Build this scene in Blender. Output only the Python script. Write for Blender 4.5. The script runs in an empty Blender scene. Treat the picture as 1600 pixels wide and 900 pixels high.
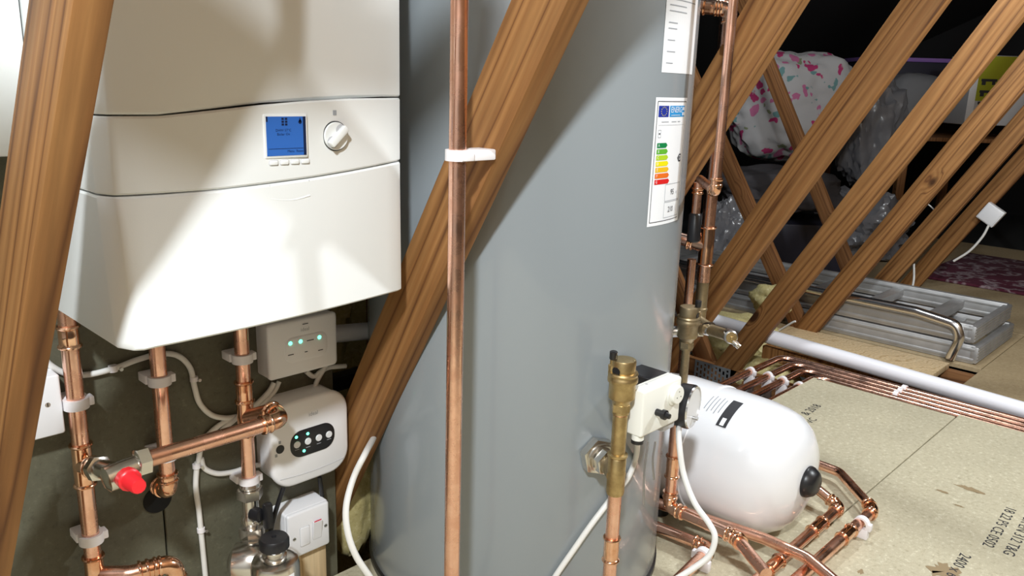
import bpy, bmesh, math, random
from mathutils import Vector, Matrix
random.seed(7)
V = Vector
sc = bpy.context.scene
COL = sc.collection

# ------------------------------------------------------------------ camera
CAM_H, FPX, PITCH, ROLL, YAW = 0.88, 1250.0, 14.2, 1.8, 44.0
_y, _p, _r = (math.radians(a) for a in (YAW, PITCH, ROLL))
_hf = V((math.cos(_y), math.sin(_y), 0)); _rt = V((math.sin(_y), -math.cos(_y), 0)); _z = V((0, 0, 1))
FWD = _hf*math.cos(_p) - _z*math.sin(_p); _up = _hf*math.sin(_p) + _z*math.cos(_p)
IR = _rt*math.cos(_r) + _up*math.sin(_r); IU = -_rt*math.sin(_r) + _up*math.cos(_r)
CAMP = V((0, 0, CAM_H))
cd = bpy.data.cameras.new('camera'); cam = bpy.data.objects.new('camera', cd); COL.objects.link(cam)
cd.sensor_width = 36; cd.lens = 36*FPX/1600; cd.clip_start = .02
cam.matrix_world = Matrix((( IR.x, IU.x, -FWD.x, 0), (IR.y, IU.y, -FWD.y, 0), (IR.z, IU.z, -FWD.z, CAM_H), (0, 0, 0, 1)))
sc.camera = cam
# ------------------------------------------------------------------ world, lamps, exposure
w = bpy.data.worlds.new('loft_air'); sc.world = w; w.use_nodes = True
w.node_tree.nodes['Background'].inputs[0].default_value = (1.0, .93, .86, 1)
w.node_tree.nodes['Background'].inputs[1].default_value = .06
def lamp(name, loc, power, rad, col=(.91, .965, 1.0)):
    l = bpy.data.lights.new(name, 'POINT'); l.energy = power; l.shadow_soft_size = rad; l.color = col
    o = bpy.data.objects.new(name, l); COL.objects.link(o); o.location = loc; return o
lamp('loft_bulb', (-.60, -.35, 2.0), 185, .07)
lamp('loft_bulb_right', (2.2, -.35, 1.75), 78, .07)
lamp('loft_bulb_far', (2.15, 1.0, 1.75), 32, .06)
sc.view_settings.view_transform = 'Standard'; sc.view_settings.look = 'None'
sc.view_settings.exposure = 0.35; sc.view_settings.gamma = 1.0; sc.view_settings.use_curve_mapping = False

# ------------------------------------------------------------------ points of the place measured from the photograph
def ray(x, y): return IR*((x-800)/FPX) - IU*((y-450)/FPX) + FWD
def _ax(x, y, a, v):
    d = ray(x, y); return CAMP + d*((v-CAMP[a])/d[a])
def PX(x, y, v): return _ax(x, y, 0, v)
def PY(x, y, v): return _ax(x, y, 1, v)
def PZ(x, y, v): return _ax(x, y, 2, v)
def PD(x, y, d): return CAMP + ray(x, y)*d

# ------------------------------------------------------------------ materials
MATS = {}
def nodes(name):
    m = bpy.data.materials.new(name); m.use_nodes = True
    nt = m.node_tree; b = nt.nodes['Principled BSDF']; MATS[name] = m
    return m, nt, b
def N(nt, t, **kw):
    n = nt.nodes.new(t)
    for k, v in kw.items():
        if k.startswith('i_'):
            key = k[2:]; key = int(key) if key.isdigit() else key.replace('_', ' ')
            n.inputs[key].default_value = v
        else: setattr(n, k, v)
    return n
def ramp(nt, stops, fac):
    r = N(nt, 'ShaderNodeValToRGB'); e = r.color_ramp.elements
    while len(e) < len(stops): e.new(.5)
    for el, (p, c) in zip(e, stops): el.position = p; el.color = (*c, 1) if len(c) == 3 else c
    nt.links.new(fac, r.inputs[0]); return r
def objco(nt, scale=(1, 1, 1), rnd=True):
    tc = N(nt, 'ShaderNodeTexCoord'); mp = N(nt, 'ShaderNodeMapping'); mp.inputs['Scale'].default_value = scale
    nt.links.new(tc.outputs['Object'], mp.inputs[0])
    if rnd:
        oi = N(nt, 'ShaderNodeObjectInfo'); mu = N(nt, 'ShaderNodeMath', operation='MULTIPLY', i_1=17.0)
        nt.links.new(oi.outputs['Random'], mu.inputs[0]); nt.links.new(mu.outputs[0], mp.inputs['Location'])
    return mp.outputs[0]
def plain(name, col, rough=.5, metal=0., bump=0., bscale=200., var=0., coat=0., spec=.5, trans=0.):
    m, nt, b = nodes(name)
    b.inputs['Base Color'].default_value = (*col, 1); b.inputs['Roughness'].default_value = rough
    b.inputs['Metallic'].default_value = metal; b.inputs['Coat Weight'].default_value = coat
    b.inputs['Specular IOR Level'].default_value = spec; b.inputs['Transmission Weight'].default_value = trans
    if var or bump:
        co = objco(nt)
        if var:
            n = N(nt, 'ShaderNodeTexNoise', i_Scale=18.0, i_Detail=5.0); nt.links.new(co, n.inputs['Vector'])
            r = ramp(nt, [(.3, tuple(c*(1-var) for c in col)), (.7, tuple(min(1, c*(1+var)) for c in col))], n.outputs[0])
            nt.links.new(r.outputs[0], b.inputs['Base Color'])
        if bump:
            n2 = N(nt, 'ShaderNodeTexNoise', i_Scale=bscale, i_Detail=3.0); nt.links.new(co, n2.inputs['Vector'])
            bp = N(nt, 'ShaderNodeBump', i_Strength=bump, i_Distance=.002); nt.links.new(n2.outputs[0], bp.inputs['Height'])
            nt.links.new(bp.outputs[0], b.inputs['Normal'])
    return m
def emit(name, col, s):
    m, nt, b = nodes(name)
    b.inputs['Base Color'].default_value = (*col, 1); b.inputs['Emission Color'].default_value = (*col, 1); b.inputs['Emission Strength'].default_value = s
    return m
def copper(name, c1, c2, rough):
    m, nt, b = nodes(name); b.inputs['Metallic'].default_value = 1
    co = objco(nt)
    n = N(nt, 'ShaderNodeTexNoise', i_Scale=22.0, i_Detail=6.0, i_Roughness=.65); nt.links.new(co, n.inputs['Vector'])
    r = ramp(nt, [(.32, c1), (.62, c2)], n.outputs[0]); nt.links.new(r.outputs[0], b.inputs['Base Color'])
    r2 = ramp(nt, [(.3, (rough*1.7,)*3), (.7, (rough*.7,)*3)], n.outputs[0]); nt.links.new(r2.outputs[0], b.inputs['Roughness'])
    return m
copper('copper', (.80, .43, .30), (.96, .60, .46), .22)
copper('copper_fitting', (.74, .36, .2), (1.0, .66, .47), .13)
copper('brass', (.36, .25, .11), (.62, .47, .24), .34)
copper('brass_dull', (.22, .17, .1), (.42, .33, .2), .42)
def wood(name, dark, mid, light, ring=26.0):
    m, nt, b = nodes(name)
    co = objco(nt, (1, 1, .06))
    n = N(nt, 'ShaderNodeTexNoise', i_Scale=9.0, i_Detail=3.0, i_Distortion=.5); nt.links.new(co, n.inputs['Vector'])
    # knots: sparse cells stretched along the grain
    tc = N(nt, 'ShaderNodeTexCoord'); oi = N(nt, 'ShaderNodeObjectInfo')
    mp = N(nt, 'ShaderNodeMapping'); mp.inputs['Scale'].default_value = (1, 1, .5); nt.links.new(tc.outputs['Object'], mp.inputs[0])
    mu = N(nt, 'ShaderNodeMath', operation='MULTIPLY', i_1=9.0); nt.links.new(oi.outputs['Random'], mu.inputs[0]); nt.links.new(mu.outputs[0], mp.inputs['Location'])
    vo = N(nt, 'ShaderNodeTexVoronoi', i_Scale=5.2); nt.links.new(mp.outputs[0], vo.inputs['Vector'])
    kn = N(nt, 'ShaderNodeMapRange', i_1=0.0, i_2=.16, i_3=1.0, i_4=0.0); nt.links.new(vo.outputs['Distance'], kn.inputs[0])
    sep = N(nt, 'ShaderNodeSeparateXYZ'); nt.links.new(co, sep.inputs[0])
    s1 = N(nt, 'ShaderNodeMath', operation='MULTIPLY', i_1=ring); nt.links.new(sep.outputs[1], s1.inputs[0])
    s1b = N(nt, 'ShaderNodeMath', operation='MULTIPLY_ADD', i_1=ring*.6); nt.links.new(sep.outputs[0], s1b.inputs[0]); nt.links.new(s1.outputs[0], s1b.inputs[2])
    s2 = N(nt, 'ShaderNodeMath', operation='MULTIPLY_ADD', i_1=3.6); nt.links.new(n.outputs[0], s2.inputs[0]); nt.links.new(s1b.outputs[0], s2.inputs[2])
    s3 = N(nt, 'ShaderNodeMath', operation='MULTIPLY_ADD', i_1=1.4); nt.links.new(kn.outputs[0], s3.inputs[0]); nt.links.new(s2.outputs[0], s3.inputs[2])
    fr = N(nt, 'ShaderNodeMath', operation='PINGPONG', i_1=.5); nt.links.new(s3.outputs[0], fr.inputs[0])
    r = ramp(nt, [(.0, mid), (.5, light), (.86, mid), (1.0, dark)], fr.outputs[0])
    r.color_ramp.elements[0].position = 0
    f2 = N(nt, 'ShaderNodeMath', operation='MULTIPLY', i_1=2.0); nt.links.new(fr.outputs[0], f2.inputs[0]); nt.links.new(f2.outputs[0], r.inputs[0])
    fine = N(nt, 'ShaderNodeTexNoise', i_Scale=120.0, i_Detail=3.0); nt.links.new(co, fine.inputs['Vector'])
    fm = ramp(nt, [(.3, (.78, .78, .78)), (.7, (1.08, 1.08, 1.08))], fine.outputs[0])
    mx = N(nt, 'ShaderNodeMix', data_type='RGBA', blend_type='MULTIPLY', i_0=1.0); nt.links.new(r.outputs[0], mx.inputs[6]); nt.links.new(fm.outputs[0], mx.inputs[7])
    kn2 = N(nt, 'ShaderNodeMapRange', i_1=.05, i_2=.085, i_3=1.0, i_4=0.0); nt.links.new(vo.outputs['Distance'], kn2.inputs[0])
    mx2 = N(nt, 'ShaderNodeMix', data_type='RGBA'); nt.links.new(kn2.outputs[0], mx2.inputs[0]); nt.links.new(mx.outputs[2], mx2.inputs[6]); mx2.inputs[7].default_value = (*[c*.45 for c in dark], 1)
    nt.links.new(mx2.outputs[2], b.inputs['Base Color'])
    b.inputs['Roughness'].default_value = .62; b.inputs['Specular IOR Level'].default_value = .3
    bp = N(nt, 'ShaderNodeBump', i_Strength=.25, i_Distance=.002); nt.links.new(fine.outputs[0], bp.inputs['Height']); nt.links.new(bp.outputs[0], b.inputs['Normal'])
    return m
wood('wood', (.12, .046, .014), (.245, .108, .034), (.34, .165, .056))
wood('wood_pale', (.45, .3, .14), (.62, .45, .25), (.7, .54, .33))
wood('wood_dark', (.10, .04, .015), (.2, .085, .03), (.26, .12, .045))
def chip(name, base, fleck, dark):
    m, nt, b = nodes(name); co = objco(nt, rnd=False)
    n = N(nt, 'ShaderNodeTexNoise', i_Scale=85.0, i_Detail=7.0, i_Roughness=.8); nt.links.new(co, n.inputs['Vector'])
    r = ramp(nt, [(.34, dark), (.46, base), (.54, base), (.66, fleck)], n.outputs[0])
    n2 = N(nt, 'ShaderNodeTexNoise', i_Scale=4.0, i_Detail=3.0); nt.links.new(co, n2.inputs['Vector'])
    r2 = ramp(nt, [(.3, (.9, .9, .88)), (.7, (1.05, 1.05, 1.03))], n2.outputs[0])
    mx = N(nt, 'ShaderNodeMix', data_type='RGBA', blend_type='MULTIPLY', i_0=1.0); nt.links.new(r.outputs[0], mx.inputs[6]); nt.links.new(r2.outputs[0], mx.inputs[7])
    nt.links.new(mx.outputs[2], b.inputs['Base Color']); b.inputs['Roughness'].default_value = .6
    bp = N(nt, 'ShaderNodeBump', i_Strength=.15, i_Distance=.001); nt.links.new(n.outputs[0], bp.inputs['Height']); nt.links.new(bp.outputs[0], b.inputs['Normal'])
chip('chipboard', (.52, .47, .34), (.74, .7, .55), (.34, .3, .2))
chip('chipboard_tan', (.42, .32, .19), (.52, .42, .27), (.3, .22, .12))
chip('greenboard', (.105, .1, .068), (.15, .145, .1), (.07, .066, .045))
chip('insulation', (.55, .47, .22), (.75, .68, .42), (.33, .27, .1))
plain('boiler_white', (.84, .86, .85), .32, bump=.03, bscale=700, coat=.25)
plain('white_plastic', (.82, .82, .84), .35)
plain('white_clip', (.85, .82, .84), .5)
plain('white_cable', (.78, .77, .74), .45)
plain('pvc_white', (.85, .85, .9), .3)
plain('vessel_white', (.86, .87, .9), .22, coat=.5)
plain('box_white', (.86, .86, .8), .4)
plain('tank_grey', (.27, .30, .32), .26, bump=.02, bscale=60, coat=.35)
plain('black_plastic', (.012, .012, .014), .35)
plain('black_hole', (.004, .004, .004), .9)
plain('dark_gap', (.03, .03, .03), .8)
plain('red_plastic', (.8, .02, .03), .35)
plain('red_mark', (.6, .02, .05), .4)
plain('grey_plastic', (.5, .5, .52), .45)
plain('nickel', (.72, .69, .64), .22, metal=1, var=.12)
plain('steel', (.62, .62, .62), .3, metal=1, var=.15)
plain('nail_plate', (.42, .43, .44), .45, metal=.8, var=.15)
plain('aluminium', (.5, .5, .5), .48, metal=.75, bump=.03, bscale=60, var=.1)
plain('aluminium_bright', (.85, .85, .86), .2, metal=1)
plain('paper', (.88, .9, .93), .4)
plain('ink', (.03, .03, .035), .7)
plain('ink_grey', (.35, .37, .4), .7)
plain('stain', (.3, .22, .12), .7)
plain('flag_blue', (.01, .03, .32), .4); plain('energy_blue', (.02, .3, .68), .4)
for k, c in enumerate([(.0, .22, .06), (.12, .45, .03), (.45, .65, .02), (.85, .75, .0), (.85, .5, .01), (.8, .16, .01), (.7, .01, .01)]): plain('grade_%d' % k, c, .4)
plain('roof_felt', (.012, .011, .012), .9, bump=.3, bscale=40)
plain('blockwork', (.45, .43, .4), .9, bump=.5, bscale=30, var=.2)
plain('sarking', (.34, .22, .12), .8, bump=.3, bscale=20, var=.25)
plain('dark_cloth', (.06, .055, .06), .9, bump=.4, bscale=60)
plain('grey_bag', (.2, .2, .21), .8)
plain('polythene', (.26, .26, .28), .22, bump=.5, bscale=25, trans=.35)
plain('purple', (.25, .13, .4), .5); plain('crate_dark', (.02, .02, .035), .5)
plain('lime', (.4, .42, .02), .6); plain('box_side', (.55, .55, .56), .6)
plain('ink_brown', (.12, .08, .06), .7)
emit('led_green', (.1, 1.0, .55), 3.5)
emit('lcd_blue', (.02, .1, .36), .32)
plain('lcd_ink', (.005, .015, .06), .4)
plain('lens_white', (.75, .76, .78), .3)
def printed():
    m, nt, b = nodes('flamingo_print'); co = objco(nt, rnd=False)
    nz = N(nt, 'ShaderNodeTexNoise', i_Scale=14.0, i_Detail=2.0); nt.links.new(co, nz.inputs['Vector'])
    av = N(nt, 'ShaderNodeMix', data_type='RGBA', blend_type='LINEAR_LIGHT', i_0=.06); nt.links.new(co, av.inputs[6]); nt.links.new(nz.outputs[1], av.inputs[7])
    v = N(nt, 'ShaderNodeTexVoronoi', i_Scale=16.0); nt.links.new(av.outputs[2], v.inputs['Vector'])
    sp = N(nt, 'ShaderNodeSeparateColor'); nt.links.new(v.outputs['Color'], sp.inputs[0])
    cr = ramp(nt, [(0, (.34, .33, .33)), (.29, (.34, .33, .33)), (.30, (.32, .02, .1)), (.5, (.36, .10, .2)), (.66, (.1, .2, .2)), (.8, (.16, .18, .1)), (.92, (.34, .33, .33))], sp.outputs[0])
    cr.color_ramp.interpolation = 'CONSTANT'
    mk = N(nt, 'ShaderNodeMapRange', i_1=.40, i_2=.46, i_3=1.0, i_4=0.0); nt.links.new(v.outputs['Distance'], mk.inputs[0])
    mx = N(nt, 'ShaderNodeMix', data_type='RGBA'); nt.links.new(mk.outputs[0], mx.inputs[0]); mx.inputs[6].default_value = (.34, .33, .33, 1); nt.links.new(cr.outputs[0], mx.inputs[7])
    nt.links.new(mx.outputs[2], b.inputs['Base Color']); b.inputs['Roughness'].default_value = .85
printed()
def rug():
    m, nt, b = nodes('maroon_rug'); co = objco(nt, rnd=False)
    n = N(nt, 'ShaderNodeTexNoise', i_Scale=9.0, i_Detail=4.0); nt.links.new(co, n.inputs['Vector'])
    r = ramp(nt, [(.5, (.09, .012, .03)), (.56, (.32, .25, .27)), (.62, (.09, .012, .03))], n.outputs[0]); nt.links.new(r.outputs[0], b.inputs['Base Color']); b.inputs['Roughness'].default_value = .95
rug()

# ------------------------------------------------------------------ mesh building
class G:
    def __init__(s): s.v = []; s.f = []
    def add(s, v, f):
        n = len(s.v); s.v += [V(a) for a in v]; s.f += [tuple(i+n for i in q) for q in f]; return s
    def bm(s, bmx):
        bmx.verts.ensure_lookup_table(); bmx.verts.index_update()
        s.add([a.co for a in bmx.verts], [[b.index for b in f.verts] for f in bmx.faces]); bmx.free(); return s
    def box(s, a, b, bev=0., seg=2):
        lo = V([min(p, q) for p, q in zip(a, b)]); hi = V([max(p, q) for p, q in zip(a, b)])
        m = bmesh.new(); bmesh.ops.create_cube(m, size=1)
        for q in m.verts: q.co = V([lo[i]+(q.co[i]+.5)*(hi[i]-lo[i]) for i in range(3)])
        if bev: bmesh.ops.bevel(m, geom=m.edges[:], offset=bev, segments=seg, profile=.5, affect='EDGES')
        return s.bm(m)
    def tube(s, pts, r, n=16, cap=True):
        pts = [V(p) for p in pts]; rr = r if isinstance(r, (list, tuple)) else [r]*len(pts)
        t = [((pts[min(i+1, len(pts)-1)]-pts[max(i-1, 0)]).normalized()) for i in range(len(pts))]
        u = t[0].orthogonal().normalized(); vs = []; fs = []
        for i, p in enumerate(pts):
            if i: u = (u - t[i]*u.dot(t[i])).normalized()
            w_ = t[i].cross(u)
            vs += [p + (u*math.cos(2*math.pi*k/n)+w_*math.sin(2*math.pi*k/n))*rr[i] for k in range(n)]
        for i in range(len(pts)-1):
            for k in range(n): fs.append((i*n+k, i*n+(k+1) % n, (i+1)*n+(k+1) % n, (i+1)*n+k))
        if cap: fs.append(tuple(range(n))[::-1]); fs.append(tuple(range((len(pts)-1)*n, len(pts)*n)))
        return s.add(vs, fs)
    def lathe(s, prof, o=(0, 0, 0), ax=(0, 0, 1), n=28, facet=0):
        ax = V(ax).normalized(); o = V(o); u = ax.orthogonal().normalized(); w_ = ax.cross(u); vs = []; fs = []
        for (r, h) in prof: vs += [o+ax*h+(u*math.cos(2*math.pi*k/n)+w_*math.sin(2*math.pi*k/n))*max(r, 1e-5) for k in range(n)]
        for i in range(len(prof)-1):
            for k in range(n): fs.append((i*n+k, i*n+(k+1) % n, (i+1)*n+(k+1) % n, (i+1)*n+k))
        fs.append(tuple(range(n))[::-1]); fs.append(tuple(range((len(prof)-1)*n, len(prof)*n)))
        return s.add(vs, fs)
    def rrect(s, x0, x1, z0, z1, y0, y1, rad, bev=.003, seg=8):
        """rounded rectangle in XZ, from y0 (back) to y1 (front, bevelled edge)"""
        m = bmesh.new(); ring = []
        for cx, cz, a0 in ((x1-rad, z1-rad, 0), (x0+rad, z1-rad, 90), (x0+rad, z0+rad, 180), (x1-rad, z0+rad, 270)):
            for k in range(seg+1):
                a = math.radians(a0+90*k/seg); ring.append((cx+rad*math.cos(a), cz+rad*math.sin(a)))
        c = V(((x0+x1)/2, 0, (z0+z1)/2)); sg = 1 if y1 > y0 else -1
        def lay(ins, y):
            kx = 1-ins*2/(x1-x0); kz = 1-ins*2/(z1-z0)
            return [m.verts.new((c.x+(x-c.x)*kx, y, c.z+(z-c.z)*kz)) for x, z in ring]
        L = [lay(0, y0), lay(0, y1-sg*bev), lay(bev*.35, y1-sg*bev*.35), lay(bev, y1)]; n = len(ring)
        for a, b in zip(L, L[1:]):
            for k in range(n): m.faces.new((a[k], a[(k+1) % n], b[(k+1) % n], b[k]))
        m.faces.new(L[-1]); m.faces.new(L[0][::-1]); bmesh.ops.recalc_face_normals(m, faces=m.faces[:])
        return s.bm(m)
    def xf(s, M): s.v = [M @ a for a in s.v]; return s
def fillet(pts, r, n=8):
    pts = [V(p) for p in pts]; out = [pts[0]]
    for a, b, c in zip(pts, pts[1:], pts[2:]):
        d1 = (a-b); d2 = (c-b); l1, l2 = d1.length, d2.length; d1.normalize(); d2.normalize()
        ang = d1.angle(d2)
        if ang > 3.1: out.append(b); continue
        t = min(r/math.tan(ang/2), l1*.49, l2*.49)
        p, q = b+d1*t, b+d2*t
        for k in range(n+1):
            f = k/n; out.append(p*(1-f)**2 + b*2*f*(1-f) + q*f*f)
    out.append(pts[-1]); return out
def smooth_path(pts, n=8):
    pts = [V(p) for p in pts]; P = [pts[0]*2-pts[1]]+pts+[pts[-1]*2-pts[-2]]; out = []
    for i in range(1, len(P)-2):
        for k in range(n):
            t = k/n; a, b, c, d = P[i-1], P[i], P[i+1], P[i+2]
            out.append(.5*((2*b)+(c-a)*t+(2*a-5*b+4*c-d)*t*t+(3*b-a-3*c+d)*t**3))
    out.append(pts[-1]); return out
def obj(name, g, mat, parent=None, smooth=True, local=False, kind=None):
    me = bpy.data.meshes.new(name)
    off = parent_loc(parent) if (parent is not None and not local) else V((0, 0, 0))
    if parent is None:
        lo = [min(a[i] for a in g.v) for i in range(3)]; hi = [max(a[i] for a in g.v) for i in range(3)]
        off = V(((lo[0]+hi[0])/2, (lo[1]+hi[1])/2, lo[2]))
    me.from_pydata([tuple(a-off) for a in g.v], [], g.f); me.update()
    o = bpy.data.objects.new(name, me); COL.objects.link(o)
    me.materials.append(MATS[mat])
    if smooth:
        for p in me.polygons: p.use_smooth = True
        sharp(me)
    if parent is not None: o.parent = parent
    else: o.location = off
    if kind: o['kind'] = kind
    return o
def sharp(me, ang=math.radians(38)):
    b = bmesh.new(); b.from_mesh(me)
    for e in b.edges: e.smooth = not (len(e.link_faces) == 2 and e.calc_face_angle(0) > ang)
    b.to_mesh(me); b.free()
def parent_loc(p):
    l = V((0, 0, 0))
    while p is not None: l = l+p.location; p = p.parent
    return l
def tag(o, label, cat, group=None):
    o['label'] = label; o['category'] = cat
    if group: o['group'] = group
    return o
def thing(name, loc, label, cat, group=None, rotz=0):
    o = bpy.data.objects.new(name, None); COL.objects.link(o); o.location = loc; o.rotation_euler = (0, 0, rotz); o.empty_display_size = .05
    return tag(o, label, cat, group)
def struct(name, g, mat, smooth=False):
    o = obj(name, g, mat, None, smooth); o['kind'] = 'structure'; return o
def textgeo(body, size):
    """flat lettering as triangles in the XZ plane facing -Y, origin at centre"""
    c = bpy.data.curves.new('lettering', 'FONT'); c.body = body; c.size = size; c.align_x = 'CENTER'; c.align_y = 'CENTER'; c.resolution_u = 2
    o = bpy.data.objects.new('lettering', c); COL.objects.link(o)
    dg = bpy.context.evaluated_depsgraph_get(); me = bpy.data.meshes.new_from_object(o.evaluated_get(dg))
    g = G().add([(a.co.x, 0, a.co.y) for a in me.vertices], [tuple(p.vertices) for p in me.polygons])
    bpy.data.objects.remove(o); bpy.data.curves.remove(c); bpy.data.meshes.remove(me)
    return g
# ------------------------------------------------------------------ pipes and fittings
def sleeve(g, p, d, L, r):
    a = r*1.13; b_ = r*1.36; w_ = .0038
    g.lathe([(r*.98, -L/2), (b_*.95, -L/2), (b_, -L/2+w_*.5), (b_*.95, -L/2+w_), (a, -L/2+w_*1.3), (a, -L*.08), (a*1.03, 0), (a, L*.08), (a, L/2-w_*1.3), (b_*.95, L/2-w_), (b_, L/2-w_*.5), (b_*.95, L/2), (r*.98, L/2)], p, d, 20)
    return g
def elbow_geo(a, b, c, r, R):
    a, b, c = V(a), V(b), V(c); d1 = (a-b).normalized(); d2 = (c-b).normalized(); ang = d1.angle(d2)
    t = R/math.tan(ang/2)+r*.9; path = fillet([b+d1*t, b, b+d2*t], R, 10)
    g = G().tube(path, r*1.16, 20)
    for p, d in ((b+d1*t, d1), (b+d2*t, d2)): sleeve(g, p-d*.004, d, .014, r)
    return g
def pipe(name, label, pts, r, fit=(), couplings=(), R=None, mat='copper', group=None, root=None, cat='pipe'):
    """a run of pipe: swept tube, elbows at the corners listed in fit, couplings at (point, direction, length)"""
    pts = [V(p) for p in pts]; R = R or r*1.7
    root = root or thing(name, pts[-1] if pts[-1].z < pts[0].z else pts[0], label, cat, group)
    obj('tube', G().tube(fillet(pts, R, 8), r, 20), mat, root)
    for i in fit: obj('elbow', elbow_geo(pts[i-1], pts[i], pts[i+1], r, R), 'copper_fitting', root)
    def snap(p):
        best = None
        for a, b in zip(pts, pts[1:]):
            t = max(0, min(1, (p-a).dot(b-a)/(b-a).length_squared)); q = a+(b-a)*t
            if best is None or (q-p).length < best[0]: best = ((q-p).length, q, b-a)
        return best[1], best[2]
    for (p, d, L) in couplings:
        p, d = snap(V(p))
        obj('coupling', sleeve(G(), V(p), V(d), L, r), 'copper_fitting', root)
    return root
def clip(p, axis, base, r, label, group='white plastic pipe clips', stem=.02):
    """hinged plastic pipe clip round a pipe at p (pipe along axis), foot reaching along base to the surface"""
    p = V(p); axis = V(axis).normalized(); base = (V(base)-axis*V(base).dot(axis)).normalized(); s = base.cross(axis)
    M = Matrix((( s.x, base.x, axis.x, p.x), (s.y, base.y, axis.y, p.y), (s.z, base.z, axis.z, p.z), (0, 0, 0, 1)))
    t = thing('pipe_clip', p+base*(r+stem), label, 'pipe clip', group)
    w_ = r*.62; ro = r*1.42; n = 14; vs = []; fs = []
    for z in (-w_, w_):
        for k in range(n+1):
            a = math.radians(-35+250*k/n); a = a+math.pi
            vs.append(V((math.cos(a)*ro, math.sin(a)*ro, z)))
        for k in range(n+1):
            a = math.radians(-35+250*k/n)+math.pi
            vs.append(V((math.cos(a)*r*1.02, math.sin(a)*r*1.02, z)))
    m = n+1
    for k in range(n):
        fs += [(k, k+1, 2*m+k+1, 2*m+k), (m+k+1, m+k, 3*m+k, 3*m+k+1), (k+1, k, m+k, m+k+1), (2*m+k, 2*m+k+1, 3*m+k+1, 3*m+k)]
    fs += [(0, 2*m, 3*m, m), (n, m+n, 3*m+n, 2*m+n)]
    obj('band', G().add(vs, fs).xf(M), 'white_clip', t)
    obj('foot', G().box((-ro*1.05, r*.75, -w_), (ro*1.05, r+stem, w_), .002).xf(M), 'white_clip', t)
    obj('latch', G().box((ro*.85, -r*.5, -w_*.9), (ro*1.35, r*.9, w_*.9), .0015).xf(M), 'white_clip', t)
    return t
def hexnut(g, p, d, r, L):
    return g.lathe([(r*.86, -L/2), (r, -L/2+.0015), (r, L/2-.0015), (r*.86, L/2)], p, d, 6)
def cable(name, label, pts, r=.0042, mat='white_cable', group=None, n=10):
    return tag(obj(name, G().tube(smooth_path(pts, n), r, 10), mat), label, 'cable', group)

# ------------------------------------------------------------------ the loft shell
BS = .593                                   # run of the webs: they come .593 m towards the camera side for each metre of rise
WY = 1.12                                   # face of the green board behind the boiler
TRX = [.725, 1.34, 1.96, 2.58, 3.20, 3.82, 4.44]
def slab(name, a, b, mat): return struct(name, G().box(a, b), mat)
slab('floor', (-2.5, -3.5, -.26), (9, 6.4, -.20), 'dark_gap')
def quadwall(name, pts, mat, th=V((0, 0, .05))):
    pts = [V(p) for p in pts]; g = G().add(pts+[p+th for p in pts], [(0, 1, 2, 3), (7, 6, 5, 4), (0, 4, 5, 1), (1, 5, 6, 2), (2, 6, 7, 3), (3, 7, 4, 0)])
    return struct(name, g, mat)
RID = (-.9, 3.3); EV = (6.4, -.2)
quadwall('ceiling_back', [(-2.5, EV[0], EV[1]), (9, EV[0], EV[1]), (9, RID[0], RID[1]), (-2.5, RID[0], RID[1])], 'roof_felt')
quadwall('ceiling_front', [(-2.5, RID[0], RID[1]), (9, RID[0], RID[1]), (9, -4.2, -.2), (-2.5, -4.2, -.2)], 'sarking')
quadwall('wall_far', [(9, -4.2, -.2), (9, 6.4, -.2), (9, 6.4, 3.3), (9, -4.2, 3.3)], 'roof_felt', V((.1, 0, 0)))
quadwall('wall_near', [(-2.5, -4.2, -.2), (-2.5, 6.4, -.2), (-2.5, 6.4, 3.3), (-2.5, -4.2, 3.3)], 'blockwork', V((-.1, 0, 0)))

def beam(name, p0, p1, th, wd, label, mat='wood', group='roof truss webs', cat='beam'):
    """timber from p0 to p1 lying in a plane of constant X; th along X, wd across; local Z runs along the grain"""
    p0, p1 = V(p0), V(p1); d = (p1-p0); L = d.length; d.normalize(); xa = V((1, 0, 0)); ya = d.cross(xa).normalized(); xa = ya.cross(d)
    me = bpy.data.meshes.new(name); g = G().box((0, -wd/2, 0), (th, wd/2, L), .0025, 2)
    me.from_pydata([tuple(a) for a in g.v], [], g.f); me.update(); me.materials.append(MATS[mat])
    for p in me.polygons: p.use_smooth = True
    sharp(me)
    o = bpy.data.objects.new(name, me); COL.objects.link(o)
    o.matrix_world = Matrix(((xa.x, ya.x, d.x, p0.x), (xa.y, ya.y, d.y, p0.y), (xa.z, ya.z, d.z, p0.z), (0, 0, 0, 1)))
    if label: tag(o, label, cat, group)
    return o
WID = .085
def web(X, yb, label, z0=-.14, z1=1.75, wd=WID, mat='wood'):
    return beam('truss_web', (X, yb-BS*z0, z0), (X, yb-BS*z1, z1), .037, wd, label, mat)
labs = ['stained timber web crossing in front of the grey cylinder', 'knotty timber web just right of the grey cylinder behind the copper riser',
        'broad timber web with chipped lit edge, second right of the cylinder', 'timber web with a notch crossing in front of the white waste pipe',
        'timber web resting in front of the aluminium ladder', 'timber web ending behind the ladder rail', 'farthest timber web carrying the small white junction box']
for X, l in zip(TRX, labs): web(X, {.725: 1.252}.get(X, 1.31), l, wd=.081 if X < 1 else WID)
# leaning post nearest the camera
a = PX(77, 0, .22); dv = V((-.115, .37, -.92)).normalized()
beam('truss_web', a+dv*.82, a-dv*1.0, .030, .090, 'nearest timber post leaning across the left edge beside the boiler')
tag(obj('shade_timber', G().box((-1.3, .385, 1.30), (.30, .42, 1.375), .002), 'wood_dark'), 'unseen timber added overhead to shade the boiler top and cylinder', 'beam')  # out of view; added so its shadow darkens the upper casing and cylinder
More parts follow.
